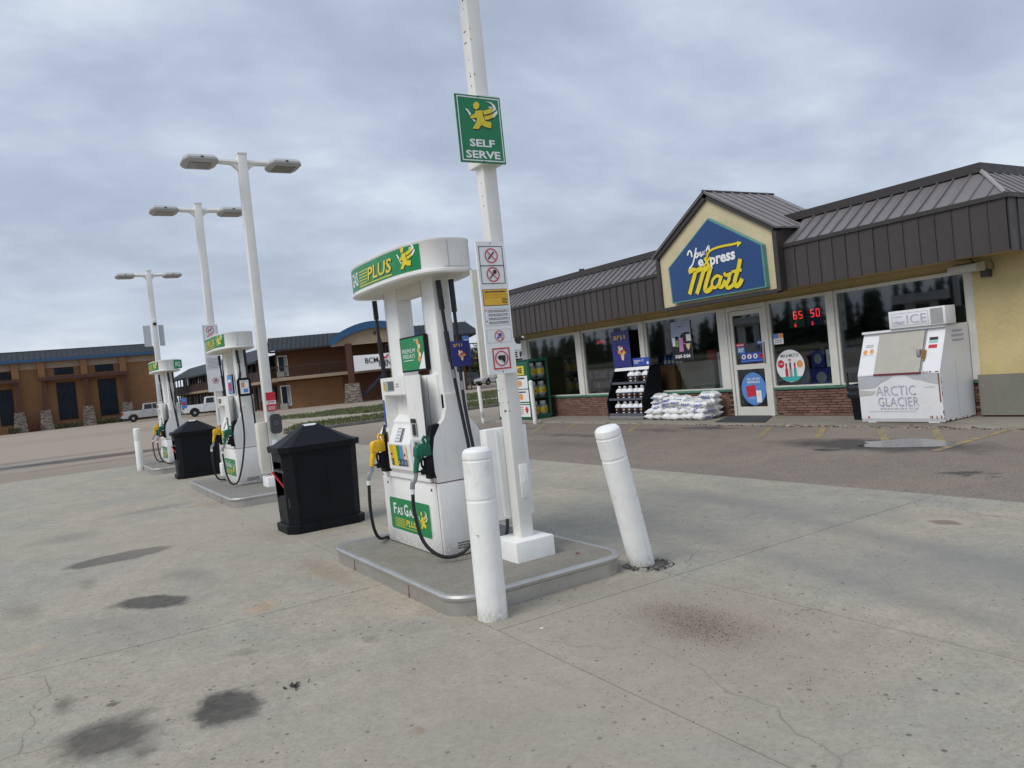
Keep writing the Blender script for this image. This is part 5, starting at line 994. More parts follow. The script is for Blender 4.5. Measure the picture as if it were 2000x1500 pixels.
for k, (a, b) in enumerate(((.87, 1.25), (.48, .84), (.03, .44))):
    for j, xx in enumerate((.05, .98)):
        p.rect(xx, a, xx+.86, b, signw, 1)
        if k < 2: p.disc(xx+.43, (a+b)/2-.03, .12, .10, orap, 2, 16); p.rect(xx+.15, b-.09, xx+.71, b-.05, blackp, 2)
        else: p.rect(xx+.0, b-.06, xx+.86, b-.03, cagegr, 2); p.lines(xx+.1, a+.06, xx+.5, b-.1, 4, redp, 2, 7); p.poly([(xx+.68, (a+b)/2+.12), (xx+.58, (a+b)/2), (xx+.68, (a+b)/2-.12), (xx+.78, (a+b)/2)], redp, 2)
p.obj('door_notices', cg)
def cylinder(x, y, z, lab, src=[None]):
    if src[0]: c = dup(src[0], (x, y, z), lab); return c
    t = thing('gas_cylinder', (0, 0, 0), lab, 'gas cylinder', 'gas cylinders in the green cage'); src[0] = t
    g = G(); g.lathe((0, 0, 0), [(.10, 0), (.11, .03), (.145, .06), (.15, .12), (.15, .28), (.14, .33), (.09, .37), (.03, .38)], 20); g.obj('tank', clearp, t)
    g = G(); g.lathe((0, 0, 0), [(.1515, .12), (.1525, .13), (.1525, .27), (.1515, .28)], 20); lb = g.obj('label_band', yellp, t)
    p = Print((-.06, -.155, .15), *FY, step=.001); p.poly([(.03, 0), (.09, 0), (.06, .1)], redp, 1); p.lines(0, .02, .03, .1, 3, bluep, 1); p.obj('label_print', lb)
    g = G(); n = 16
    for k in range(n-4): a0, a1 = 2*math.pi*k/n+.6, 2*math.pi*(k+1)/n+.6; g.add([(.1*math.cos(a0), .1*math.sin(a0), .36), (.1*math.cos(a1), .1*math.sin(a1), .36), (.1*math.cos(a1), .1*math.sin(a1), .46), (.1*math.cos(a0), .1*math.sin(a0), .46)], [(0, 1, 2, 3)])
    g.obj('collar', signw, t); g = G(); g.lathe((0, 0, 0), [(.02, .37), (.02, .43), (.03, .43), (.03, .45)], 8); g.obj('valve', metalg, t); t.location = (x, y, z); return t
for r, z in enumerate((.105, .69, 1.25)):
    for c_, x in enumerate((12.40, 12.70)):
        cylinder(x, 19.15, z, '%s gas cylinder on the %s shelf of the green cage' % (('outer', 'inner')[c_], ('bottom', 'middle', 'top')[r]))
# jug rack
rk = thing('jug_rack', (12.7, 14.97, .04), 'black sloping steel rack of jugs with a blue header', 'display rack')
ry0, ry1 = 14.30, 15.68
side = [(12.40, .04), (12.38, .5), (12.74, 1.33), (13.07, 1.36), (13.07, .04)]
for a in (ry0, ry1-.03): g = G(); g.prism(side, 'y', a, a+.03); g.obj('side_panel', blackpl, rk, smooth=False)
g = G(); g.box(13.03, 13.06, ry0+.03, ry1-.03, .05, 1.34); g.obj('back_panel', blackpl, rk, smooth=False)
g = G(); g.box(12.385, 12.40, ry0+.03, ry1-.03, .05, .13); g.obj('kick_plate', mat('kick_grey', (.22, .21, .22), .5), rk, smooth=False)
g = G(); g.add([(12.705, ry0+.03, 1.25), (12.705, ry1-.03, 1.25), (12.74, ry1-.03, 1.325), (12.74, ry0+.03, 1.325)], [(0, 1, 2, 3)]); g.obj('price_rail', signw, rk, smooth=False)
for z, x in ((.14, 12.42), (.52, 12.45), (.92, 12.60)): g = G(); g.box(x, 13.03, ry0+.03, ry1-.03, z, z+.02); g.box(x-.012, x, ry0+.03, ry1-.03, z-.005, z+.05); g.obj('shelf', mat('shelf_grey', (.1, .1, .13), .5), rk, smooth=False)
hung('rack_header', 'blue header card on top of the black jug rack', 'sign', (12.74, 14.92, 1.345), *FX, .62, .20, lambda p: (p.rect(0, 0, .62, .2, bluep, 1), p.text('WINDSHIELD', .04, .11, .30, .145, whitep, 2, .03), p.text('WASHER', .04, .06, .2, .095, whitep, 2, .03), p.ring(.37, .13, .03, .01, whitep, 2), p.disc(.55, .06, .04, .035, whitep, 2, 12)), bluep, .02)
def jug(x, y, z, lab, src=[None]):
    if src[0]: return dup(src[0], (x+R_.uniform(-.012, .012), y+R_.uniform(-.012, .012), z), lab, rz=R_.uniform(-.3, .3))
    t = thing('fluid_jug', (0, 0, 0), lab, 'jug', 'jugs of fluid on the black rack'); src[0] = t
    g = G(); g.loft([[(a, b, z_) for a, b in g.rrect(-.06*k, .06*k, -.08*k, .08*k, .025*k)] for z_, k in ((0, .95), (.01, 1), (.16, 1), (.20, .85), (.235, .45), (.25, .3))]); g.obj('bottle', mat('jug_dark', (.03, .022, .03), .25, var=.3), t)
    g = G(); g.loft([[(a, b, z_) for a, b in g.rrect(-.063*k, .063*k, -.083*k, .083*k, .025*k)] for z_, k in ((.15, 1), (.175, 1), (.21, .82), (.238, .46))]); g.tube(spline([(-.0, -.03, .235), (-.02, -.05, .27), (-.02, .0, .285), (0, .03, .25)], 4), .01, 6); g.obj('shoulder', signw, t)
    g = G(); g.lathe((0, 0, 0), [(.022, .25), (.022, .28), (.018, .283)], 10); g.obj('cap', signw, t)
    p = Print((-.0645, .06, .03), *FX, step=.001); p.disc(.06, .08, .03, .022, creamp, 1, 10); p.disc(.05, .085, .015, .015, rust, 2, 8); p.rect(.035, .0, .085, .02, whitep, 1); p.rect(.01, .115, .11, .125, skyp, 1); p.obj('label', t); t.location = (x, y, z); t.scale = (1.25, 1.22, 1.12); return t
cnt = 0
for r, (z, x, ys) in enumerate(((.163, 12.52, [14.45, 14.68, 14.90, 15.12, 15.36]), (.543, 12.56, [14.48, 14.62+.06, 14.92, 15.12, 15.32]), (.943, 12.72, [14.46, 14.76, 14.98]))):
    for k, y in enumerate(ys):
        jug(x, y, z, '%s jug from the right on the %s shelf of the black rack' % (('first', 'second', 'third', 'fourth', 'fifth')[k], ('bottom', 'middle', 'top')[r]))
# salt bags
def bag(seed, lx, ly, lz, flat=True):
    q = random.Random(seed); bm = bmesh.new(); bmesh.ops.create_cube(bm, size=2); bmesh.ops.subdivide_edges(bm, edges=bm.edges[:], cuts=5, use_grid_fill=True)
    ph = [q.uniform(0, 6) for _ in range(6)]
    for v in bm.verts:
        x, y, z = v.co; ex = (1-abs(x)**4)**.6*.85+.15; ey = (1-abs(y)**5)**.6*.7+.3
        n = .12*math.sin(4*x+ph[0]+3*y)+.08*math.sin(7*y+ph[1])+.07*math.sin(9*x-5*z+ph[2])
        v.co = Vector((x*lx*(1+.04*math.sin(5*y+ph[3])), y*ly*(1-.12*(1-abs(x)**3)+.05*math.sin(6*x+ph[4])), z*lz*ex*ey*(1+n)))
    g = G(); g.bm(bm); return g
bagd = []
for s_ in range(4):
    g = bag(s_+1, .135, .24, .085); o = g.obj('salt_bag', bagm, world=False, ang=60); bagd.append(o.data); bpy.data.objects.remove(o)
bprint = []
p = Print((-.02, .14, .083), (0, -1, 0), (1, 0, 0), step=.001); p.text('SALT', .0, -.04, .26, .05, bluep, 1, .04); p.rect(.02, -.09, .24, -.07, skyp, 1); o = p.obj('bag_print', None); bprint.append(o.data); bpy.data.objects.remove(o)
p = Print((-.158, .13, -.03), *FX, step=.001); p.text('SALT', .0, .0, .25, .05, bluep, 1, .04); o = p.obj('bag_print', None); bprint.append(o.data); bpy.data.objects.remove(o)
ordn = ('first', 'second', 'third', 'fourth', 'fifth', 'sixth', 'seventh', 'eighth')
def putbag(x, y, z, rz, rx, ry, lab, i):
    o = bpy.data.objects.new('salt_bag', bagd[i % 4]); COL.objects.link(o); o.location = (x, y, z); o.rotation_euler = (rx, ry, rz); tag(o, lab, 'bag', 'white salt bags heaped under the window')
    for d_ in bprint: c = bpy.data.objects.new('bag_print', d_); COL.objects.link(c); c.parent = o
i = 0
for r in range(2):          # bags laid with their ends to the kerb
    for k in range(7):
        putbag(12.46+.03*r+R_.uniform(-.04, .04), 13.95-.265*k+R_.uniform(-.03, .03), .115+.125*r, rad(90)+R_.uniform(-.12, .12), R_.uniform(-.05, .05), R_.uniform(-.12, .12), '%s bag from the left in the %s row of the salt heap' % (ordn[k], ('bottom', 'second')[r]), i); i += 1
for r, (n_, z) in enumerate(((5, .365), (5, .465), (3, .555))):
    for k in range(n_):
        putbag(12.48+R_.uniform(-.05, .03), 13.82-.34*k-.06*r+R_.uniform(-.05, .05), z-.018*k+R_.uniform(-.02, .02), R_.uniform(-.35, .35), R_.uniform(-.16, .16), R_.uniform(-.22, .1), '%s bag from the left in the %s lying layer of the salt heap' % (ordn[k], ('lowest', 'middle', 'top')[r]), i); i += 1
for k, z in enumerate((.13, .27, .41, .55)):
    putbag(12.80, 12.48, z, .1+R_.uniform(-.1, .1), R_.uniform(-.1, .1), -.1, '%s bag up in the right-hand column of the salt heap' % ordn[k], i); i += 1
for r in range(3):
    for k in range(3): putbag(12.92, 13.8-.42*k, .13+.15*r, R_.uniform(-.2, .2), 0, 0, '%s rear bag from the left, %s row against the brick wall' % (ordn[k], ('lower', 'middle', 'upper')[r]), i); i += 1
# window posters and decals
def pst1(p): p.rect(0, 0, .72, .98, navyp, 1); p.text("2/'11", .08, .76, .56, .87, yplate, 2, .04); icecream(p, .40, .42, .28)
hung('window_poster', 'tall navy poster with ice cream cone left of the jug rack header', 'poster', (12.98, 15.98, 1.31), *FX, .70, .96, pst1, navyp, .01)
def pst2(p):
    p.rect(0, 0, .66, .95, blackp, 1); p.rect(0, .45, .66, .95, mat('poster_sky', (.32, .38, .5), .5), 2); p.disc(.18, .5, .12, .1, blackp, 3, 12); p.disc(.5, .56, .2, .12, blackp, 3, 12); p.rect(.5, .46, .66, .62, signw, 4); p.rect(.03, .36, .13, .56, signw, 4); p.rect(.15, .34, .23, .5, mat('print_green2', (.2, .4, .1), .5), 4)
    p.rect(.25, .22, .39, .55, pinkp, 5); p.poly([(.47, .40), (.63, .40), (.6, .30), (.55, .24), (.5, .30)][::-1], creamp, 5); p.rect(.39, .40, .47, .42, pinkp, 5); p.text('2/$5-3/$6', .08, .06, .60, .15, whitep, 5, .05); p.text('sip it', .26, .80, .42, .84, blackp, 5, .02)
hung('window_poster', 'poster with pink drink bottle and black foot inside the middle window', 'poster', (13.155, 13.90, 1.37), *FX, .66, .93, pst2, signw, .006)
def decal(name, label, cat, o, fn): t = thing(name, o, label, cat); p = Print(o, *FX, step=.002); fn(p); p.obj('print', t); return t
def mm_(p):
    p.disc(0, 0, .35, .335, signw, 1, 40); p.poly([(-.26, -.22), (.26, -.22), (.2, -.28), (.08, -.325), (-.08, -.325), (-.2, -.28)][::-1], tealp, 2); p.text('MIX & MATCH', -.22, .18, .22, .25, blackp, 2, .012)
    p.disc(-.23, .05, .085, .085, redp, 2, 20); p.disc(.235, .03, .075, .075, orap, 2, 20); p.text('2/$5', -.29, .03, -.17, .07, whitep, 3)
    for k, (x, c) in enumerate(((-.1, redp), (.0, greyp), (.11, tealp))): p.rect(x-.035, -.22, x+.035, -.06, c, 3); p.rect(x-.02, -.06, x+.02, .06, blackp if k == 1 else redp, 3); p.text('4', x-.02, .0+(.04 if k == 1 else 0), x+.02, .06+(.04 if k == 1 else 0), blackp, 4)
    p.rect(-.04, .11, .03, .14, redp, 3)
decal('window_decal', 'white oval sticker of drink bottles on the window right of the door', 'sticker', (13.16, 10.51, 1.07), mm_)
def fill(p):
    p.disc(0, 0, .335, .355, skyp, 1, 40); p.text('FILL UP ON', -.16, .19, .18, .24, whitep, 2, .02); p.text('REWARDS', -.16, .12, .18, .17, whitep, 2, .02); p.poly([(-.22, .05), (.04, .09), (.08, -.15), (-.18, -.18)][::-1], redp, 2); p.rect(.06, -.3, .2, -.04, signw, 3); p.ring(.13, -.13, .035, .01, creamp, 4); p.text('POINTS', -.14, -.22, .02, -.19, whitep, 3)
decal('door_decal', 'blue round sticker low on the shop door glass', 'sticker', (13.138, 11.50, .63), fill)
def band(p):
    p.rect(0, 0, .66, .21, bluep, 1)
    for k in range(4): p.disc(.09+k*.16, .125, .06, .055, signw if k < 3 else redp, 2, 16); p.rect(.07+k*.16, .1, .11+k*.16, .15, blackp if k != 1 else redp, 3)
    p.rect(.02, .02, .6, .04, skyp, 2)
decal('door_decal', 'blue strip with four round rule signs across the shop door glass', 'sticker', (13.138, 11.78, 1.21), band)
decal('door_decal', 'small red sticker above the blue strip on the door', 'sticker', (13.14, 11.87, 1.56), lambda p: (p.rect(0, 0, .22, .08, redp, 1), p.lines(.01, .02, .2, .06, 1, whitep, 2)))
decal('door_decal', 'small pale blue card on the left of the door glass', 'sticker', (13.14, 11.85, 1.42), lambda p: (p.rect(0, 0, .2, .13, skyp, 1), p.text('RST', .03, .03, .17, .1, whitep, 2, .03)))
decal('door_decal', 'small dark blue card sticker on the right of the door glass', 'sticker', (13.14, 11.30, 1.57), lambda p: (p.rect(0, 0, .16, .1, bluep, 1), p.text('debit', .02, .03, .14, .07, whitep, 2, .02)))
decal('window_decal', 'small white and orange notice on the window right of the door', 'sticker', (13.16, 10.87, 1.54), lambda p: (p.rect(0, 0, .25, .22, signw, 1), p.rect(0, .12, .13, .22, skyp, 2), p.rect(.13, .12, .25, .22, orap, 2), p.lines(.03, .02, .22, .1, 2, greyp, 2)))
# lit price panels inside the glass
SEG = {'0': 'abcdef', '5': 'afgcd', '6': 'afgedc', '$': 'afgcd'}
def seven(p, ch, x, y, w_, h_, t_, h=3):
    s = {'a': ((x, y+h_), (x+w_, y+h_)), 'g': ((x, y+h_/2), (x+w_, y+h_/2)), 'd': ((x, y), (x+w_, y)), 'f': ((x, y+h_/2), (x, y+h_)), 'e': ((x, y), (x, y+h_/2)), 'b': ((x+w_, y+h_/2), (x+w_, y+h_)), 'c': ((x+w_, y), (x+w_, y+h_/2))}
    for c in SEG[ch]: p.stroke(list(s[c]), t_, redled, h, False)
for y0, bgc, a, b, lab, hd_ in ((10.47, mat('lotto_green', (.03, .13, .05), .5), '6', '5', 'green lit lottery panel showing 65 in the window', 'LOTTO'), (10.06, mat('lotto_blue', (.015, .03, .12), .5), '5', '0', 'blue lit lottery panel showing 50 in the window', '6/49')):
    def fn(p, bgc=bgc, a=a, b=b, hd_=hd_):
        p.rect(0, 0, .37, .46, bgc, 1); p.text(hd_, .09, .36, .26, .41, skyp, 2, .02); seven(p, a, .12, .18, .07, .14, .018); seven(p, b, .25, .18, .07, .14, .018); seven(p, '6', .13, .02, .03, .06, .012)
    hung('price_panel', lab, 'lit sign', (13.21, y0, 1.84), *FX, .37, .46, fn, blackp, .03)
hung('open_sign', 'faint red neon sign behind the second window from the left', 'sign', (13.4, 17.2, 2.0), *FX, .5, .16, lambda p: p.text('OPEN', .05, .04, .45, .13, mat('neon_red', (1, .05, .08), .4, emit=.5), 2, .02), dark, .01)
# things inside the shop
def shelfunit(x, y0, y1, h, m, lab, cols):
    t = thing('shelf_unit', (x, (y0+y1)/2, .05), lab, 'shelf'); g = G(); g.box(x, x+.5, y0, y0+.03, .05, h); g.box(x, x+.5, y1-.03, y1, .05, h); g.box(x+.47, x+.5, y0, y1, .05, h)
    for k in range(4): g.box(x, x+.47, y0+.03, y1-.03, .1+k*(h-.1)/4, .13+k*(h-.1)/4)
    g.obj('rack', m, t, smooth=False); g = G(); q = random.Random(int(y0*10))
    for k in range(4):
        y = y0+.06; zb_ = .13+k*(h-.1)/4
        while y < y1-.15: w_ = q.uniform(.08, .16); g.use(q.choice(cols)); g.box(x+.04, x+.25, y, y+w_, zb_, zb_+q.uniform(.12, .28)); y += w_+.02
    o = g.obj('goods', None, t, smooth=False); o['kind'] = 'stuff'
shelfunit(14.6, 15.5, 20.1, 1.3, greypl, 'low dark shelves behind the left windows', [greypl, bluep, signw, iceg]); shelfunit(15.2, 9.7, 11.0, 1.5, greypl, 'shelves seen through the window right of the door', [bluep, navyp, greypl]); shelfunit(15, 6.9, 9.1, 1.6, greypl, 'shelves behind the ice freezer window', [greypl, iceg])
t = thing('counter', (13.6, 13.8, .05), 'brown counter end behind the jug rack', 'counter'); g = G(); g.box(13.35, 14.0, 14.1, 14.75, .05, 1.25); g.box(13.33, 14.05, 14.05, 14.78, 1.25, 1.29); g.obj('counter_block', mat('counter_brown', (.3, .14, .07), .6), t, smooth=False)
g = G(); g.box(13.5, 13.56, 12.95, 14.05, .5, 1.32); o = g.obj('partition', mat('beige_panel', (.2, .2, .165), .7), smooth=False); tag(o, 'beige panel behind the middle window', 'panel')
for k in range(5):
    t = thing('bottle', (13.55, 14.6-.14*k, 1.29), '%s blue bottle from the left on the brown counter' % ordn[k], 'bottle', 'blue bottles on the counter'); g = G(); g.lathe((0, 0, 0), [(.045, 0), (.045, .16), (.02, .22), (.02, .27)], 10); g.obj('body', bluep if k % 2 else skyp, t, world=False); g = G(); g.lathe((0, 0, 0), [(.047, .03), (.047, .12)], 10); g.obj('label', signw, t, world=False)
t = thing('chest_cooler', (13.7, 12.55, .05), 'pale upright cooler just left of the shop door', 'cooler'); g = G(); g.bbox(13.4, 13.9, 12.35, 12.72, .06, 1.5, .02); g.obj('cabinet', icew, t); p = Print((13.398, 12.7, 1.25), *FX); p.rect(.05, .05, .28, .16, redp, 1); p.rect(.12, .05, .25, .09, orap, 2); p.obj('label', t)
g = G(); g.lathe((13.7, 13.1, 1.32), [(.16, 0), (.18, .22), (.17, .24)], 16); o = g.obj('bucket', redp); tag(o, 'red bucket of canes on the beige panel inside the middle window', 'bucket')
for k, (a, c, lab) in enumerate(((10.05, navyp, 'dark blue picture panel low in the window by the oval sticker'), (9.70, signw, 'white panel with cartoonless round shapes low in the window'))):
    hung('window_panel', lab.replace('cartoonless ', ''), 'panel', (13.24, a, 1.0), *FX, .3, .34, lambda p, c=c: (p.rect(0, 0, .3, .34, c, 1), p.disc(.15, .17, .09, .1, greyp, 2, 14)), c, .01)
hung('window_panel', 'blue poster with two round faces along the window sill', 'panel', (13.24, 10.35, .68), *FX, 1.0, .3, lambda p: (p.rect(0, 0, 1.0, .3, navyp, 1), p.disc(.5, .12, .12, .11, greyp, 2, 16), p.disc(.78, .12, .13, .12, greypl, 2, 16), p.disc(.2, .08, .09, .07, greypl, 2, 12)), navyp, .01)

# ================================================================== MOTEL, LEFT BLOCK (front on y = 105)
mo = thing('motel_hall', (3, 105, 0), 'tall brown stucco hall with blue trim, tall windows and stone pier bases', 'building')
WY = 105.4
g = G(); g.box(-26, 12.6, WY, 118, 0, 8.3); g.obj('wall', bstuc, mo, smooth=False)
piers = [-2.3, 0.28, 4.65, 8.85]
g = G(); g.box(-26, 12.65, WY-.12, WY, 7.2, 8.40); g.obj('frieze', tanst, mo, smooth=False)
for x in [-11, -7]+piers:
    g = G(); g.box(x-.35, x+.35, WY-.6, WY-.12, 5.9 if x > -3 else 5.5, 8.0); g.box(x-.3, x+.3, WY-.45, WY, 2.4, 5.9); g.obj('pilaster', bstuc, mo, smooth=False)
    g = G(); g.prism([(x-.26, 2.35), (x+.26, 2.35), (x+.20, 5.7), (x-.10, 5.7)], 'y', WY-1.0, WY-.62); g.obj('timber_post', timber, mo, smooth=False)
    g = G(); g.loft([[(x-a, WY-1.2-b, z), (x+a, WY-1.2-b, z), (x+a, WY-.13, z), (x-a, WY-.13, z)] for a, b, z in ((.72, .2, 0), (.5, .0, 2.35))]); g.obj('stone_base', stone, mo, smooth=False)
for a, b in ((-.1, 4.7), (4.75, 9.4), (-12, -2.0)):
    g = G(); g.box(a, b, WY-1.25, WY-.95, 5.75, 6.1); g.box(a, b, WY-.95, WY-.2, 6.1, 6.16); g.obj('timber_beam', timber, mo, smooth=False)
g = G(); g.add([(-27, WY-.75, 8.35), (12.75, WY-.75, 8.35), (12.5, WY+1.6, 9.42), (-27, WY+1.6, 9.42)], [(0, 1, 2, 3)]); g.add([(12.75, WY-.75, 8.35), (12.75, 118, 8.35), (12.5, 116, 9.42), (12.5, WY+1.6, 9.42)], [(0, 1, 2, 3)]); g.box(-27, 12.5, WY+1.6, WY+1.8, 9.2, 9.5); g.obj('roof', slate, mo, smooth=False)
for k in range(44):
    x = -12+k*.56; g = G(); g.tube([(x, WY-.76, 8.37), (x, WY+1.58, 9.44)], .035, 4)
    g.obj('roof_seam', slate, mo, smooth=False)
g = G(); g.box(-27, 12.8, WY-.8, WY-.7, 8.0, 8.36); g.box(12.8, 12.9, WY-.8, 118, 8.0, 8.36); g.obj('blue_fascia', bluet, mo, smooth=False)
def win(parent, x0, x1, z0, z1, y, nx, nz, fm=railm, gm=farglass, t=.08, off=None):
    g = G(); g.box(x0, x1, y-.1, y-.02, z0, z0+t); g.box(x0, x1, y-.1, y-.02, z1-t, z1); g.box(x0, x0+t, y-.1, y-.02, z0+t, z1-t); g.box(x1-t, x1, y-.1, y-.02, z0+t, z1-t)
    for k in range(1, nx): x = x0+(x1-x0)*k/nx; g.box(x-t/2, x+t/2, y-.09, y-.03, z0+t, z1-t)
    for k in range(1, nz): z = z0+(z1-z0)*k/nz; g.box(x0+t, x1-t, y-.088, y-.032, z-t/2, z+t/2)
    w_ = g.obj('window', mat('bronze_frame', (.012, .012, .014), .85), parent, smooth=False)
    for a in range(nx):
        for b in range(nz):
            g = G(); xa, xc = x0+(x1-x0)*a/nx, x0+(x1-x0)*(a+1)/nx; za, zc = z0+(z1-z0)*b/nz, z0+(z1-z0)*(b+1)/nz; ti = R_.uniform(-.006, .006)
            g.add([(xa, y-.05, za), (xc, y-.05+ti, za), (xc, y-.05+ti, zc), (xa, y-.05, zc)], [(0, 1, 2, 3)]); g.obj('pane', gm, w_, smooth=False)
for a, b in ((1.6, 3.55), (5.85, 7.8)): win(mo, a, b, 6.36, 7.25, WY, 3, 1)
win(mo, 1.62, 3.55, 1.0, 5.4, WY, 3, 5); win(mo, 5.95, 7.9, 1.0, 5.4, WY, 3, 5)
win(mo, -3.9, -2.75, 6.2, 7.1, WY, 3, 1); win(mo, -4.2, -2.8, 1.0, 5.1, WY, 3, 5); win(mo, -9.5, -8, 1.0, 5.1, WY, 3, 5)
# shrubs at its foot
def leafblob(name, label, cx, cy, rx, ry, z0, h, n, m, ls, seed, cat='shrub', group=None, cone=False, trunk=0):
    q = np.random.default_rng(seed); t = None
    u = q.normal(size=(n, 3)); u /= np.linalg.norm(u, axis=1)[:, None]; r = q.uniform(.45, 1, n)**.5
    if cone:
        hh = q.uniform(0, 1, n)**1.3; a = q.uniform(0, 2*np.pi, n); lay = .72+.28*np.abs(np.sin(hh*26)); rr = (1-hh)*lay*q.uniform(.35, 1, n)**.5*(1+.25*np.sin(a*3+seed)); C = np.stack([rx*rr*np.cos(a), ry*rr*np.sin(a), z0+trunk+hh*(h-trunk)-.12*rr*h*.3], 1)
    else:
        bump = 1+.25*np.sin(u[:, 0]*5+seed)+.2*np.sin(u[:, 1]*7+seed*2)+.15*np.sin(u[:, 2]*6); C = np.stack([u[:, 0]*r*rx*bump, u[:, 1]*r*ry*bump, z0+h*.5+u[:, 2]*r*h*.5*bump], 1)
    C[:, 0] += cx; C[:, 1] += cy; vs = np.zeros((n*3, 3)); d1 = q.normal(size=(n, 3))*ls; d2 = q.normal(size=(n, 3))*ls
    if cone: d1[:, 2] *= .35; d2[:, 2] *= .35
    vs[0::3] = C; vs[1::3] = C+d1; vs[2::3] = C+d2
    me = bpy.data.meshes.new(name); me.from_pydata(vs.tolist(), [], [(3*i, 3*i+1, 3*i+2) for i in range(n)]); me.materials.append(m)
    if cone:
        t = thing(name, (cx, cy, z0), label, cat, group); me.transform(Matrix.Translation((-cx, -cy, -z0))); o = bpy.data.objects.new('crown', me); COL.objects.link(o); o.parent = t
        g = G(); g.tube([(cx, cy, z0), (cx, cy, z0+h*.9)], [rx*.07, .02], 6); g.obj('trunk', bark, t); return t
    o = bpy.data.objects.new(name, me); COL.objects.link(o); return tag(o, label, cat, group)
for k, (x, s_) in enumerate(((-3.2, .8), (-2.9, .6), (1.7, .5), (2.5, .55), (3.4, .6), (5.9, .5), (6.9, .55), (7.7, .6), (8.3, .7))):
    leafblob('shrub', '%s low shrub from the left at the foot of the brown hall' % ('first second third fourth fifth sixth seventh eighth ninth'.split()[k]), x, 104.1, .55, .4, 0, .75*s_+.2, 260, bush, .09, k+3, group='shrubs along the brown hall')
leafblob('shrub', 'reddish bush between the stone bases of the brown hall', -.9, 104, .8, .4, 0, 1.0, 360, leafm('red_shrub', (.09, .02, .015), (.14, .05, .03)), .09, 40)
# ================================================================== MOTEL WING behind the trucks
def quadwall(g, p0, p1, z0, z1, th=.3):
    a, b = Vector((*p0, 0)), Vector((*p1, 0)); n = Vector(((b-a).y, -(b-a).x, 0)).normalized()*-th
    c = [a, b, b+n, a+n]; g.add([(p.x, p.y, z) for z in (z0, z1) for p in c], [(0, 1, 2, 3), (7, 6, 5, 4), (0, 4, 5, 1), (1, 5, 6, 2), (2, 6, 7, 3), (3, 7, 4, 0)]); return g
A, B = Vector((15.9, 118)), Vector((17.6, 72.5))
mw = thing('motel_wing', (16.5, 100, 0), 'dark balcony wing of the motel behind the white pickup', 'building')
dA = (B-A).normalized(); nA = Vector((-dA.y, dA.x)) if Vector((-dA.y, dA.x)).x > 0 else Vector((dA.y, -dA.x))
PW = lambda s_, d_: tuple(A+dA*s_+nA*d_)
Lw_ = (B-A).length
g = quadwall(G(), PW(0, 1.6), PW(Lw_, 1.6), 0, 5.2); g.obj('wall', bstuc2, mw, smooth=False)
g = G(); q0, q1, q2, q3 = PW(-.5, -.6), PW(Lw_, -.6), PW(Lw_, 2.6), PW(-.5, 2.6); g.add([(*q0, 4.7), (*q1, 4.7), (*q2, 6.35), (*q3, 6.35), (*q0, 4.5), (*q1, 4.5)], [(0, 1, 2, 3), (4, 5, 1, 0)]); g.obj('roof', slate, mw, smooth=False)
g = quadwall(G(), PW(0, 0), PW(Lw_, 0), 2.55, 2.8, 1.6); g.obj('walkway_slab', tanst, mw, smooth=False)
for k in range(24):
    s_ = Lw_*k/23.; a = PW(s_, .05); g = G(); g.tube([(*a, 0), (*a, 4.6)], .07, 4); g.obj('post', railm, mw, smooth=False)
for k in range(11):
    s_ = 2+k*4.0
    if s_ > Lw_-3: break
    for z0_ in (.3, 3.1):
        g = quadwall(G(), PW(s_, 1.45), PW(s_+1.8, 1.45), z0_+.6, z0_+1.9, .1); wd = g.obj('window', curt if k % 2 else farglass, mw, smooth=False)
        g = quadwall(G(), PW(s_+2.3, 1.45), PW(s_+3.2, 1.45), z0_-.25, z0_+1.9, .1); g.obj('door', mat('motel_door', (.03, .03, .035), .5), mw, smooth=False)
g = quadwall(G(), PW(0, .02), PW(Lw_, .02), 2.8, 3.75, .04); g.obj('balcony_screen', railm, mw, smooth=False)
# ================================================================== MOTEL RIGHT BLOCK
C0, C1 = Vector((17.75, 69.9, 0)), Vector((35.2, 62.9, 0)); ex = (C1-C0).normalized(); ang = math.atan2(ex.y, ex.x); LR = (C1-C0).length
MR = Matrix.Translation(C0) @ Matrix.Rotation(ang, 4, 'Z')
mr = thing('motel_block', C0, 'two-storey brown motel with balcony and blue arched porch roof', 'building', rz=ang)
def loc(g, name, m, par=None): return g.obj(name, m, par or mr, world=False, smooth=False)
g = G(); g.box(.2, LR-1.2, 1.8, 12, 0, 5.6); loc(g, 'wall', bstuc2)
g = G(); g.box(.9, 6.0, 1.75, 1.795, 0, 2.5); loc(g, 'ground_floor_wall', bstuc)
g = G(); g.box(-.1, LR-1.0, 0, 1.79, 2.62, 2.9); loc(g, 'walkway_slab', tanst)
g = G(); g.add([(-.2, -.35, 5.45), (LR+.3, -.35, 5.3), (LR-.9, 1.1, 6.5), (-.2, 1.1, 6.6), (-.2, -.35, 5.35), (LR+.3, -.35, 5.2), (LR+.3, 12, 5.3), (LR-.9, 11, 6.5)], [(0, 1, 2, 3), (4, 5, 1, 0), (1, 6, 7, 2)]); loc(g, 'roof', slate)
g = G(); g.box(-.2, LR+.2, -.3, 1.9, 5.25, 5.3); loc(g, 'soffit', railm)
for k in range(46):
    x = k*.4-.1; g = G(); g.tube([(x, -.36, 5.47), (min(x, LR-.9), 1.1, 6.6)], .02, 4)
    if not 5.5 < x < 13.1: loc(g, 'roof_seam', slate)
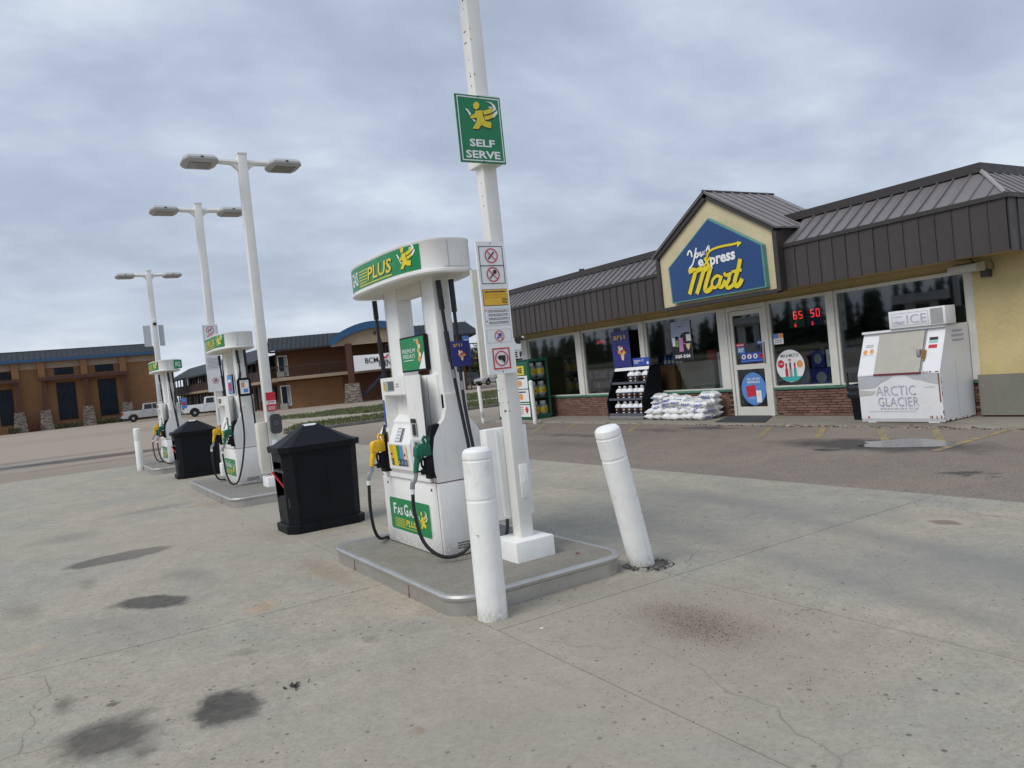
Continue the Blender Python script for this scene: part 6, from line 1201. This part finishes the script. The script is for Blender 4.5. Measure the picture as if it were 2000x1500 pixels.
# arched porch roof
ax0, ax1 = 5.45, 13.2; n = 14; arc = [(ax0+(ax1-ax0)*k/n, 5.75+1.35*math.sin(math.pi*k/n)**.8) for k in range(n+1)]
g = G()
for k in range(n):
    (xa, za), (xc, zc) = arc[k], arc[k+1]; g.add([(x, y, z) for x, z0_ in ((xa, za), (xc, zc)) for y in (-1.9, -1.75) for z in (z0_-.62, z0_)], [(0, 1, 5, 4), (2, 6, 7, 3), (0, 4, 6, 2), (1, 3, 7, 5)])
loc(g, 'arch_fascia', bluearch)
g = G()
for k in range(n): (xa, za), (xc, zc) = arc[k], arc[k+1]; g.add([(xa, -1.9, za+.02), (xc, -1.9, zc+.02), (xc, 3.5, zc+.02), (xa, 3.5, za+.02)], [(0, 1, 2, 3)])
loc(g, 'arch_roof', slate)
g = G(); pts = [(x, z-.6) for x, z in arc if z > 5.7]; g.add([(x, -1.5, z) for x, z in pts]+[(pts[-1][0], -1.5, 5.15), (pts[0][0], -1.5, 5.15)], [tuple(range(len(pts)+2))[::-1]]); loc(g, 'porch_gable', tanst)
g = G(); g.box(9.3, 9.5, -1.6, -1.51, 5.9, 6.2); loc(g, 'porch_light', railm)
for x in (6.95, 12.0):
    g = G(); g.box(x-.28, x+.28, -1.6, -1.05, 1.7, 5.3); loc(g, 'timber_post', timber)
    g = G(); g.loft([[(x-a, -1.33-a, z), (x+a, -1.33-a, z), (x+a, -1.33+a, z), (x-a, -1.33+a, z)] for a, z in ((.8, 0), (.62, 1.75))]); loc(g, 'stone_base', stone)
# balcony rail: every baluster on its own
g = G(); g.box(-.1, 6.8, .0, .05, 3.82, 3.9); g.box(-.1, 6.8, .0, .05, 2.95, 3.0); g.box(13.3, LR-1, 0, .05, 3.82, 3.9); loc(g, 'rail', railm)
bmsh = G(); bmsh.box(-.012, .012, .01, .035, 3.0, 3.82); bo = bmsh.obj('baluster', railm, None, world=False, smooth=False); bdt = bo.data; bpy.data.objects.remove(bo)
for k in range(100):
    x = -.05+k*.16
    if 6.8 < x < 13.3 or x > LR-1.1: continue
    o = bpy.data.objects.new('baluster', bdt); COL.objects.link(o); o.parent = mr; o.location = (x, 0, 0)
for x in (1.8, 4.2, LR-1.05): g = G(); g.tube([(x, .02, 0 if x > 5 else 2.9), (x, .02, 5.3 if x > 5 else 3.95)], .05, 4); loc(g, 'rail_post', railm)
for x, z in ((.35, 3.05), (.35, .3), (10.2, 3.0), (10.4, .25)):
    w_, h_ = (.9, 1.9) if x < 5 else (.9, 2.1)
    g = G(); g.box(x, x+w_, 1.70, 1.748, z, z+h_); f_ = loc(g, 'window' if x < 5 else 'door', alum if x < 5 else mat('pale_door', (.3, .3, .28), .6)); g = G(); g.box(x+.08, x+w_-.35, 1.68, 1.699, z+.1, z+h_-.1); loc(g, 'pane', farglass, f_); g = G(); g.box(x+w_-.34, x+w_-.08, 1.68, 1.699, z+.1, z+h_-.1); loc(g, 'curtain', curt, f_)
for z in (.0, 2.95): g = G(); g.box(.2, .9, 1.55, 1.7, z, z+.55); loc(g, 'air_conditioner', mat('ac_grey', (.3, .28, .24), .6))
# porch stair
for k in range(9): g = G(); g.box(7.2+k*.34, 7.75+k*.34, -.9, 0, .32*k, .32*k+.06); loc(g, 'stair_tread', railm)
g = G(); g.prism([(7.1, .0), (7.4, 0), (10.5, 2.9), (10.2, 2.9)], 'y', -.98, -.92); loc(g, 'stair_stringer', mat('stair_blue', (.03, .04, .09), .6))
# banner
t = thing('banner', MR @ Vector((7.3, -1.66, 2.78)), 'white motel banner with black and red letters hung on the balcony', 'banner', rz=ang)
g = G(); g.add([(0, 0, .0), (4.3, 0, .0), (4.3, 0, 1.4), (2.1, .06, 1.36), (0, 0, 1.4), (0, .02, 0), (4.3, .02, 0), (4.3, .02, 1.4), (2.1, .08, 1.36), (0, .02, 1.4)], [(0, 1, 2, 3, 4), (9, 8, 7, 6, 5)]); g.obj('cloth', signw, t, world=False, smooth=False)
p = Print((0, -.05, 0), *FY, step=.004); p.text('BCM', 1.0, .62, 2.15, 1.1, blackp, 1, .012); p.text('INN', 2.2, .2, 3.3, .8, blackp, 1, .012); p.stroke([(2.4, .9), (2.6, 1.1), (2.8, .95), (3.1, 1.25)], .14, redp, 2); p.obj('banner_print', t, world=False)
for o in t.children: pass
# deck and hill to the right of the motel
t = thing('footbridge', (38, 66, 0), 'dark timber footbridge rail beside the motel on the grassy bank', 'footbridge')
g = G(); g.box(34.5, 60, 66, 66.15, 2.75, 2.95); g.box(34.5, 60, 66, 66.15, 4.4, 4.5); g.box(34.5, 60, 66, 67.5, 2.6, 2.75); g.obj('deck', railm, t, smooth=False)
for k in range(18): x = 35+k*.9; g = G(); g.box(x-.06, x+.06, 65.9, 66.02, 2.2 if k % 3 else .5, 4.5); g.obj('post', railm, t, smooth=False)
hillm = leafm('hill_grass', (.045, .055, .022), (.09, .1, .04))
g = G(); nx_, ny_ = 40, 8; vs = []
for j in range(ny_):
    for i in range(nx_): x = 30+i*6; y = 84+j*9+i*.5; vs.append((x, y, max(0, 3.4*min(1, j/2.2)+.5*math.sin(i*.7+j))*(1 if j else 0)))
g.add(vs, [(j*nx_+i, j*nx_+i+1, (j+1)*nx_+i+1, (j+1)*nx_+i) for j in range(ny_-1) for i in range(nx_-1)]); o = g.obj('hill', hillm, smooth=True, ang=180); tag(o, 'grassy bank rising behind the parked cars', 'hill', kind='structure')
leafblob('bank_scrub', 'olive scrub covering the bank behind the parked cars', 58, 96, 22, 8, 0, 5.2, 26000, bush, .2, 77, 'scrub')['kind'] = 'stuff'
for k, (x, y, h, r_) in enumerate(((46.6, 88, 4.6, 1.0), (50.5, 96, 3.2, .9), (56, 100, 3.4, 1.1), (63, 104, 3.6, 1.2), (43.5, 92, 3.4, .9))):
    leafblob('spruce_tree', ('dark pointed spruce beside the motel roof end', 'low spruce second from the motel end', 'spruce third from the motel end', 'spruce partly behind the shop corner', 'small spruce closest to the motel wall')[k], x, y, r_, r_, 1.0, h, 2600, spruce, .22, 60+k, 'tree', 'spruces beyond the motel', True, .4)
# roadside letter sign
t = thing('road_sign', (38.6, 61, 0), 'distant white signboard with black letters at the shop corner', 'sign')
g = G(); g.box(37.3, 39.6, 61.2, 61.35, 3.3, 5.1); g.box(37.3, 39.6, 61.2, 61.35, 2.5, 3.25); g.obj('board', signw, t, smooth=False)
g = G(); g.box(38.9, 39.05, 61.4, 61.5, 0, 4.5); g.box(37.6, 37.75, 61.4, 61.5, 0, 4.5); g.obj('post', railm, t, smooth=False)
p = Print((37.3, 61.19, 2.5), *FY, step=.004); p.disc(1.3, 1.75, .45, .4, blackp, 1); p.disc(1.75, 1.7, .25, .2, blackp, 1); p.text('R', 1.25, .1, 1.75, .65, blackp, 1, .05); p.text('E', .6, .1, 1.05, .65, blackp, 1, .05); p.obj('lettering', t)
# far treeline that closes the horizon
def treeline(name, label, pts, hmin, hmax, n, seed):
    q = random.Random(seed); vs = []; fs = []
    for i in range(n):
        t_ = q.random()*(len(pts)-1); k = int(t_); p0, p1 = pts[k], pts[k+1]; f = t_-k; x = p0[0]+(p1[0]-p0[0])*f+q.uniform(-4, 4); y = p0[1]+(p1[1]-p0[1])*f+q.uniform(-4, 4); h = q.uniform(hmin, hmax); r = h*q.uniform(.16, .26)
        for l in range(5):
            z0_ = h*(.08+.18*l); z1_ = h*(.36+.16*l); rr = r*(1-.17*l); b = len(vs); m_ = 6
            vs += [(x+rr*q.uniform(.7, 1.15)*math.cos(6.283*c/m_), y+rr*q.uniform(.7, 1.15)*math.sin(6.283*c/m_), z0_+q.uniform(-.03, .03)*h) for c in range(m_)]+[(x, y, z1_)]; fs += [(b+c, b+(c+1) % m_, b+m_) for c in range(m_)]
    g = G(); g.add(vs, fs); o = g.obj(name, spruce, smooth=False); tag(o, label, 'wood', kind='stuff')
treeline('far_wood', 'dark spruce wood far beyond the motel', [(-200, 420), (0, 420), (200, 380), (400, 250), (520, 60)], 4, 8, 1500, 3)
treeline('roadside_wood', 'spruce wood across the road, seen mirrored in the shop windows', [(-115, -90), (-112, 20), (-116, 140), (-122, 330)], 6, 11.5, 700, 4)
o = strip('verge', [(-135, -120), (-55, -120), (-55, 340), (-135, 340)], 0, .3, verge)
# ================================================================== VEHICLES (local x = forward)
def wheel(t, x, y, r, w_=.24):
    g = G(); g.M = Matrix.Translation((x, y, r)) @ Matrix.Rotation(rad(90), 4, 'X'); g.lathe((0, 0, 0), [(r*.62, -w_/2), (r*.95, -w_/2), (r, -w_/2+.03), (r, w_/2-.03), (r*.95, w_/2), (r*.62, w_/2)], 20); wh = g.obj('wheel', tyre, t, world=False)
    g = G(); g.M = Matrix.Translation((x, y, r)) @ Matrix.Rotation(rad(90), 4, 'X'); g.lathe((0, 0, 0), [(.03, -w_/2-.01), (r*.6, -w_/2+.01), (r*.63, -w_/2+.03), (r*.63, w_/2-.03), (r*.6, w_/2-.01), (.03, w_/2+.01)], 14); g.obj('rim', rim, wh, world=False)
def arch(x, r, z, n=6): return [(x+r*math.cos(math.pi*k/n), z+r*math.sin(math.pi*k/n)) for k in range(n+1)]
def bodyg(prof, hw, m, t, name='body', taper=.06, zt=1.0):
    g = G(); n = len(prof); rings = []
    for y, s_ in ((-hw, 0), (-hw+.06, 1), (hw-.06, 1), (hw, 0)):
        rings.append([(px__, y*(1-taper*max(0, (pz-zt))/.7), pz if s_ else pz) for px__, pz in prof])
    g.loft(rings); return g.obj(name, m, t, world=False, smooth=False)
def pickup(label, loc_, rz, m):
    t = thing('pickup_truck', loc_, label, 'pickup truck', 'pickups parked by the motel', rz=rz)
    L0, L1 = -2.95, 2.95; r = .41
    low = [(L0, .55), (L0+.05, .48)]+arch(-1.85, .5, .45)[::-1]+arch(1.95, .5, .45)[::-1]+[(2.85, .45), (L1, .6), (L1, .95), (2.85, 1.12), (1.35, 1.22), (-.95, 1.25), (L0, 1.25)]
    bodyg(low, .98, m, t)
    cab = [(-.92, 1.24), (-.80, 1.88), (-.65, 1.95), (.55, 1.95), (.75, 1.9), (1.42, 1.22)]
    g = G(); g.loft([[(x, y*(.98 if z < 1.3 else .82), z) for x, z in cab] for y in (-1, 1)]); g.obj('cab', m, t, world=False, smooth=False)
    for s in (-1, 1):
        for a, b, c, d, nm in ((-.72, -.64, .08, .08, 'side_window'), (.15, .15, 1.15, .72, 'side_window')):
            g = G(); f_ = lambda z: (.98-.16*(z-1.24)/.7+.006)*s
            g.add([(a, f_(1.3), 1.3), (c, f_(1.3), 1.3), (d, f_(1.82), 1.82), (b, f_(1.82), 1.82)], [(0, 1, 2, 3)]); g.obj(nm, cglass, t, world=False, smooth=False)
        for x in (-.75, .2): g = G(); g.box(x, x+.14, s*.985-.012, s*.985+.012, 1.05, 1.09); g.obj('door_handle', blackp, t, world=False, smooth=False)
        for x in (-.9, .11, 1.15): g = G(); g.box(x, x+.012, s*.981-.004, s*.981+.004, .5, 1.22); g.obj('door_gap', blackp, t, world=False, smooth=False)
        g = G(); g.box(-2.97, -2.8, s*.9-.09, s*.9+.09, .85, 1.2); g.obj('tail_light', tail, t, world=False, smooth=False)
        g = G(); g.box(2.85, 2.96, s*.8-.12, s*.8+.12, .8, 1.0); g.obj('headlight', headl, t, world=False, smooth=False)
        g = G(); g.bbox(1.05, 1.2, s*1.1-.12, s*1.1+.12, 1.2, 1.42, .02); g.obj('mirror', blackp, t, world=False)
        for x in (-1.85, 1.95): wheel(t, x, s*.82, r)
    g = G(); g.add([(1.40, -.78, 1.26), (1.40, .78, 1.26), (.8, .70, 1.86), (.8, -.70, 1.86)], [(0, 1, 2, 3)]); g.obj('windscreen', cglass, t, world=False, smooth=False)
    g = G(); g.add([(-.925, -.7, 1.32), (-.925, .7, 1.32), (-.83, .66, 1.8), (-.83, -.66, 1.8)], [(0, 1, 2, 3)]); g.obj('rear_window', cglass, t, world=False, smooth=False)
    g = G(); g.box(-2.9, -1.0, -.85, .85, 1.251, 1.26); g.obj('bed_cover', blackp, t, world=False, smooth=False)
    g = G(); g.bbox(-3.08, -2.93, -.95, .95, .5, .68, .02); g.bbox(2.9, 3.05, -.95, .95, .45, .65, .02); g.obj('bumper', metalg, t, world=False)
    g = G(); g.box(-2.6, 2.6, -.7, .7, .3, .5); g.obj('underbody', blackp, t, world=False, smooth=False); return t
pickup('white crew-cab pickup parked behind the middle pump', (15.1, 84.5, 0), rad(-8), carw)
pickup('silver pickup with red tail lamp left of the farthest pump', (10.2, 93.5, 0), rad(-6), cars)
def car(label, loc_, rz, m, prof_, glassp, hw=.88):
    t = thing('parked_car', loc_, label, 'car', 'cars parked by the bank', rz=rz); bodyg(prof_, hw, m, t, zt=.9, taper=.22)
    for s in (-1, 1):
        for poly in glassp: g = G(); g.add([(x, s*(hw*(1-.22*max(0, z-.9)/.7)+.008), z) for x, z in poly], [tuple(range(len(poly)))]); g.obj('side_window', cglass, t, world=False, smooth=False)
        for x in (-1.3, 1.35): wheel(t, x, s*(hw-.12), .32, .2)
        g = G(); g.bbox(1.9, 2.12, s*.62-.16, s*.62+.16, .6, .74, .02); g.obj('headlight', headl, t, world=False)
        g = G(); g.bbox(-2.12, -2.0, s*.68-.12, s*.68+.12, .7, .9, .02); g.obj('tail_light', tail, t, world=False)
    g = G(); g.box(2.08, 2.13, -.5, .5, .35, .55); g.obj('grille', blackp, t, world=False, smooth=False)
    g = G(); wx = [p_ for p_ in glassp[-1]]; g.add([(1.18, -.7, .95), (1.18, .7, .95), (.5, .6, 1.38), (.5, -.6, 1.38)], [(0, 1, 2, 3)]); g.obj('windscreen', cglass, t, world=False, smooth=False); return t
hb_ = [(-2.1, .4)]+arch(-1.3, .38, .34)[::-1]+arch(1.35, .38, .34)[::-1]+[(2.1, .36), (2.14, .6), (2.0, .78), (1.15, .93), (.45, 1.42), (-.6, 1.46), (-1.6, 1.38), (-2.0, 1.0), (-2.12, .7)]
gp_ = [[(-1.7, .98), (-.55, .96), (-.55, 1.38), (-1.45, 1.33)], [(-.45, .96), (1.0, .93), (.42, 1.34), (-.45, 1.38)]]
car('silver hatchback facing left by the grassy bank', (44.8, 77.5, 0), rad(188), cars, hb_, gp_)
suv = [(-2.2, .4)]+arch(-1.3, .4, .36)[::-1]+arch(1.35, .4, .36)[::-1]+[(2.15, .4), (2.2, .7), (2.05, .95), (1.15, 1.05), (.55, 1.62), (-.6, 1.68), (-1.9, 1.6), (-2.15, 1.1), (-2.2, .7)]
car('dark sport utility car behind the silver hatchback', (43.3, 82.5, 0), rad(188), cards, suv, [[(-1.9, 1.12), (-.55, 1.1), (-.55, 1.55), (-1.75, 1.5)], [(-.45, 1.1), (1.0, 1.07), (.5, 1.52), (-.45, 1.57)]], .92)
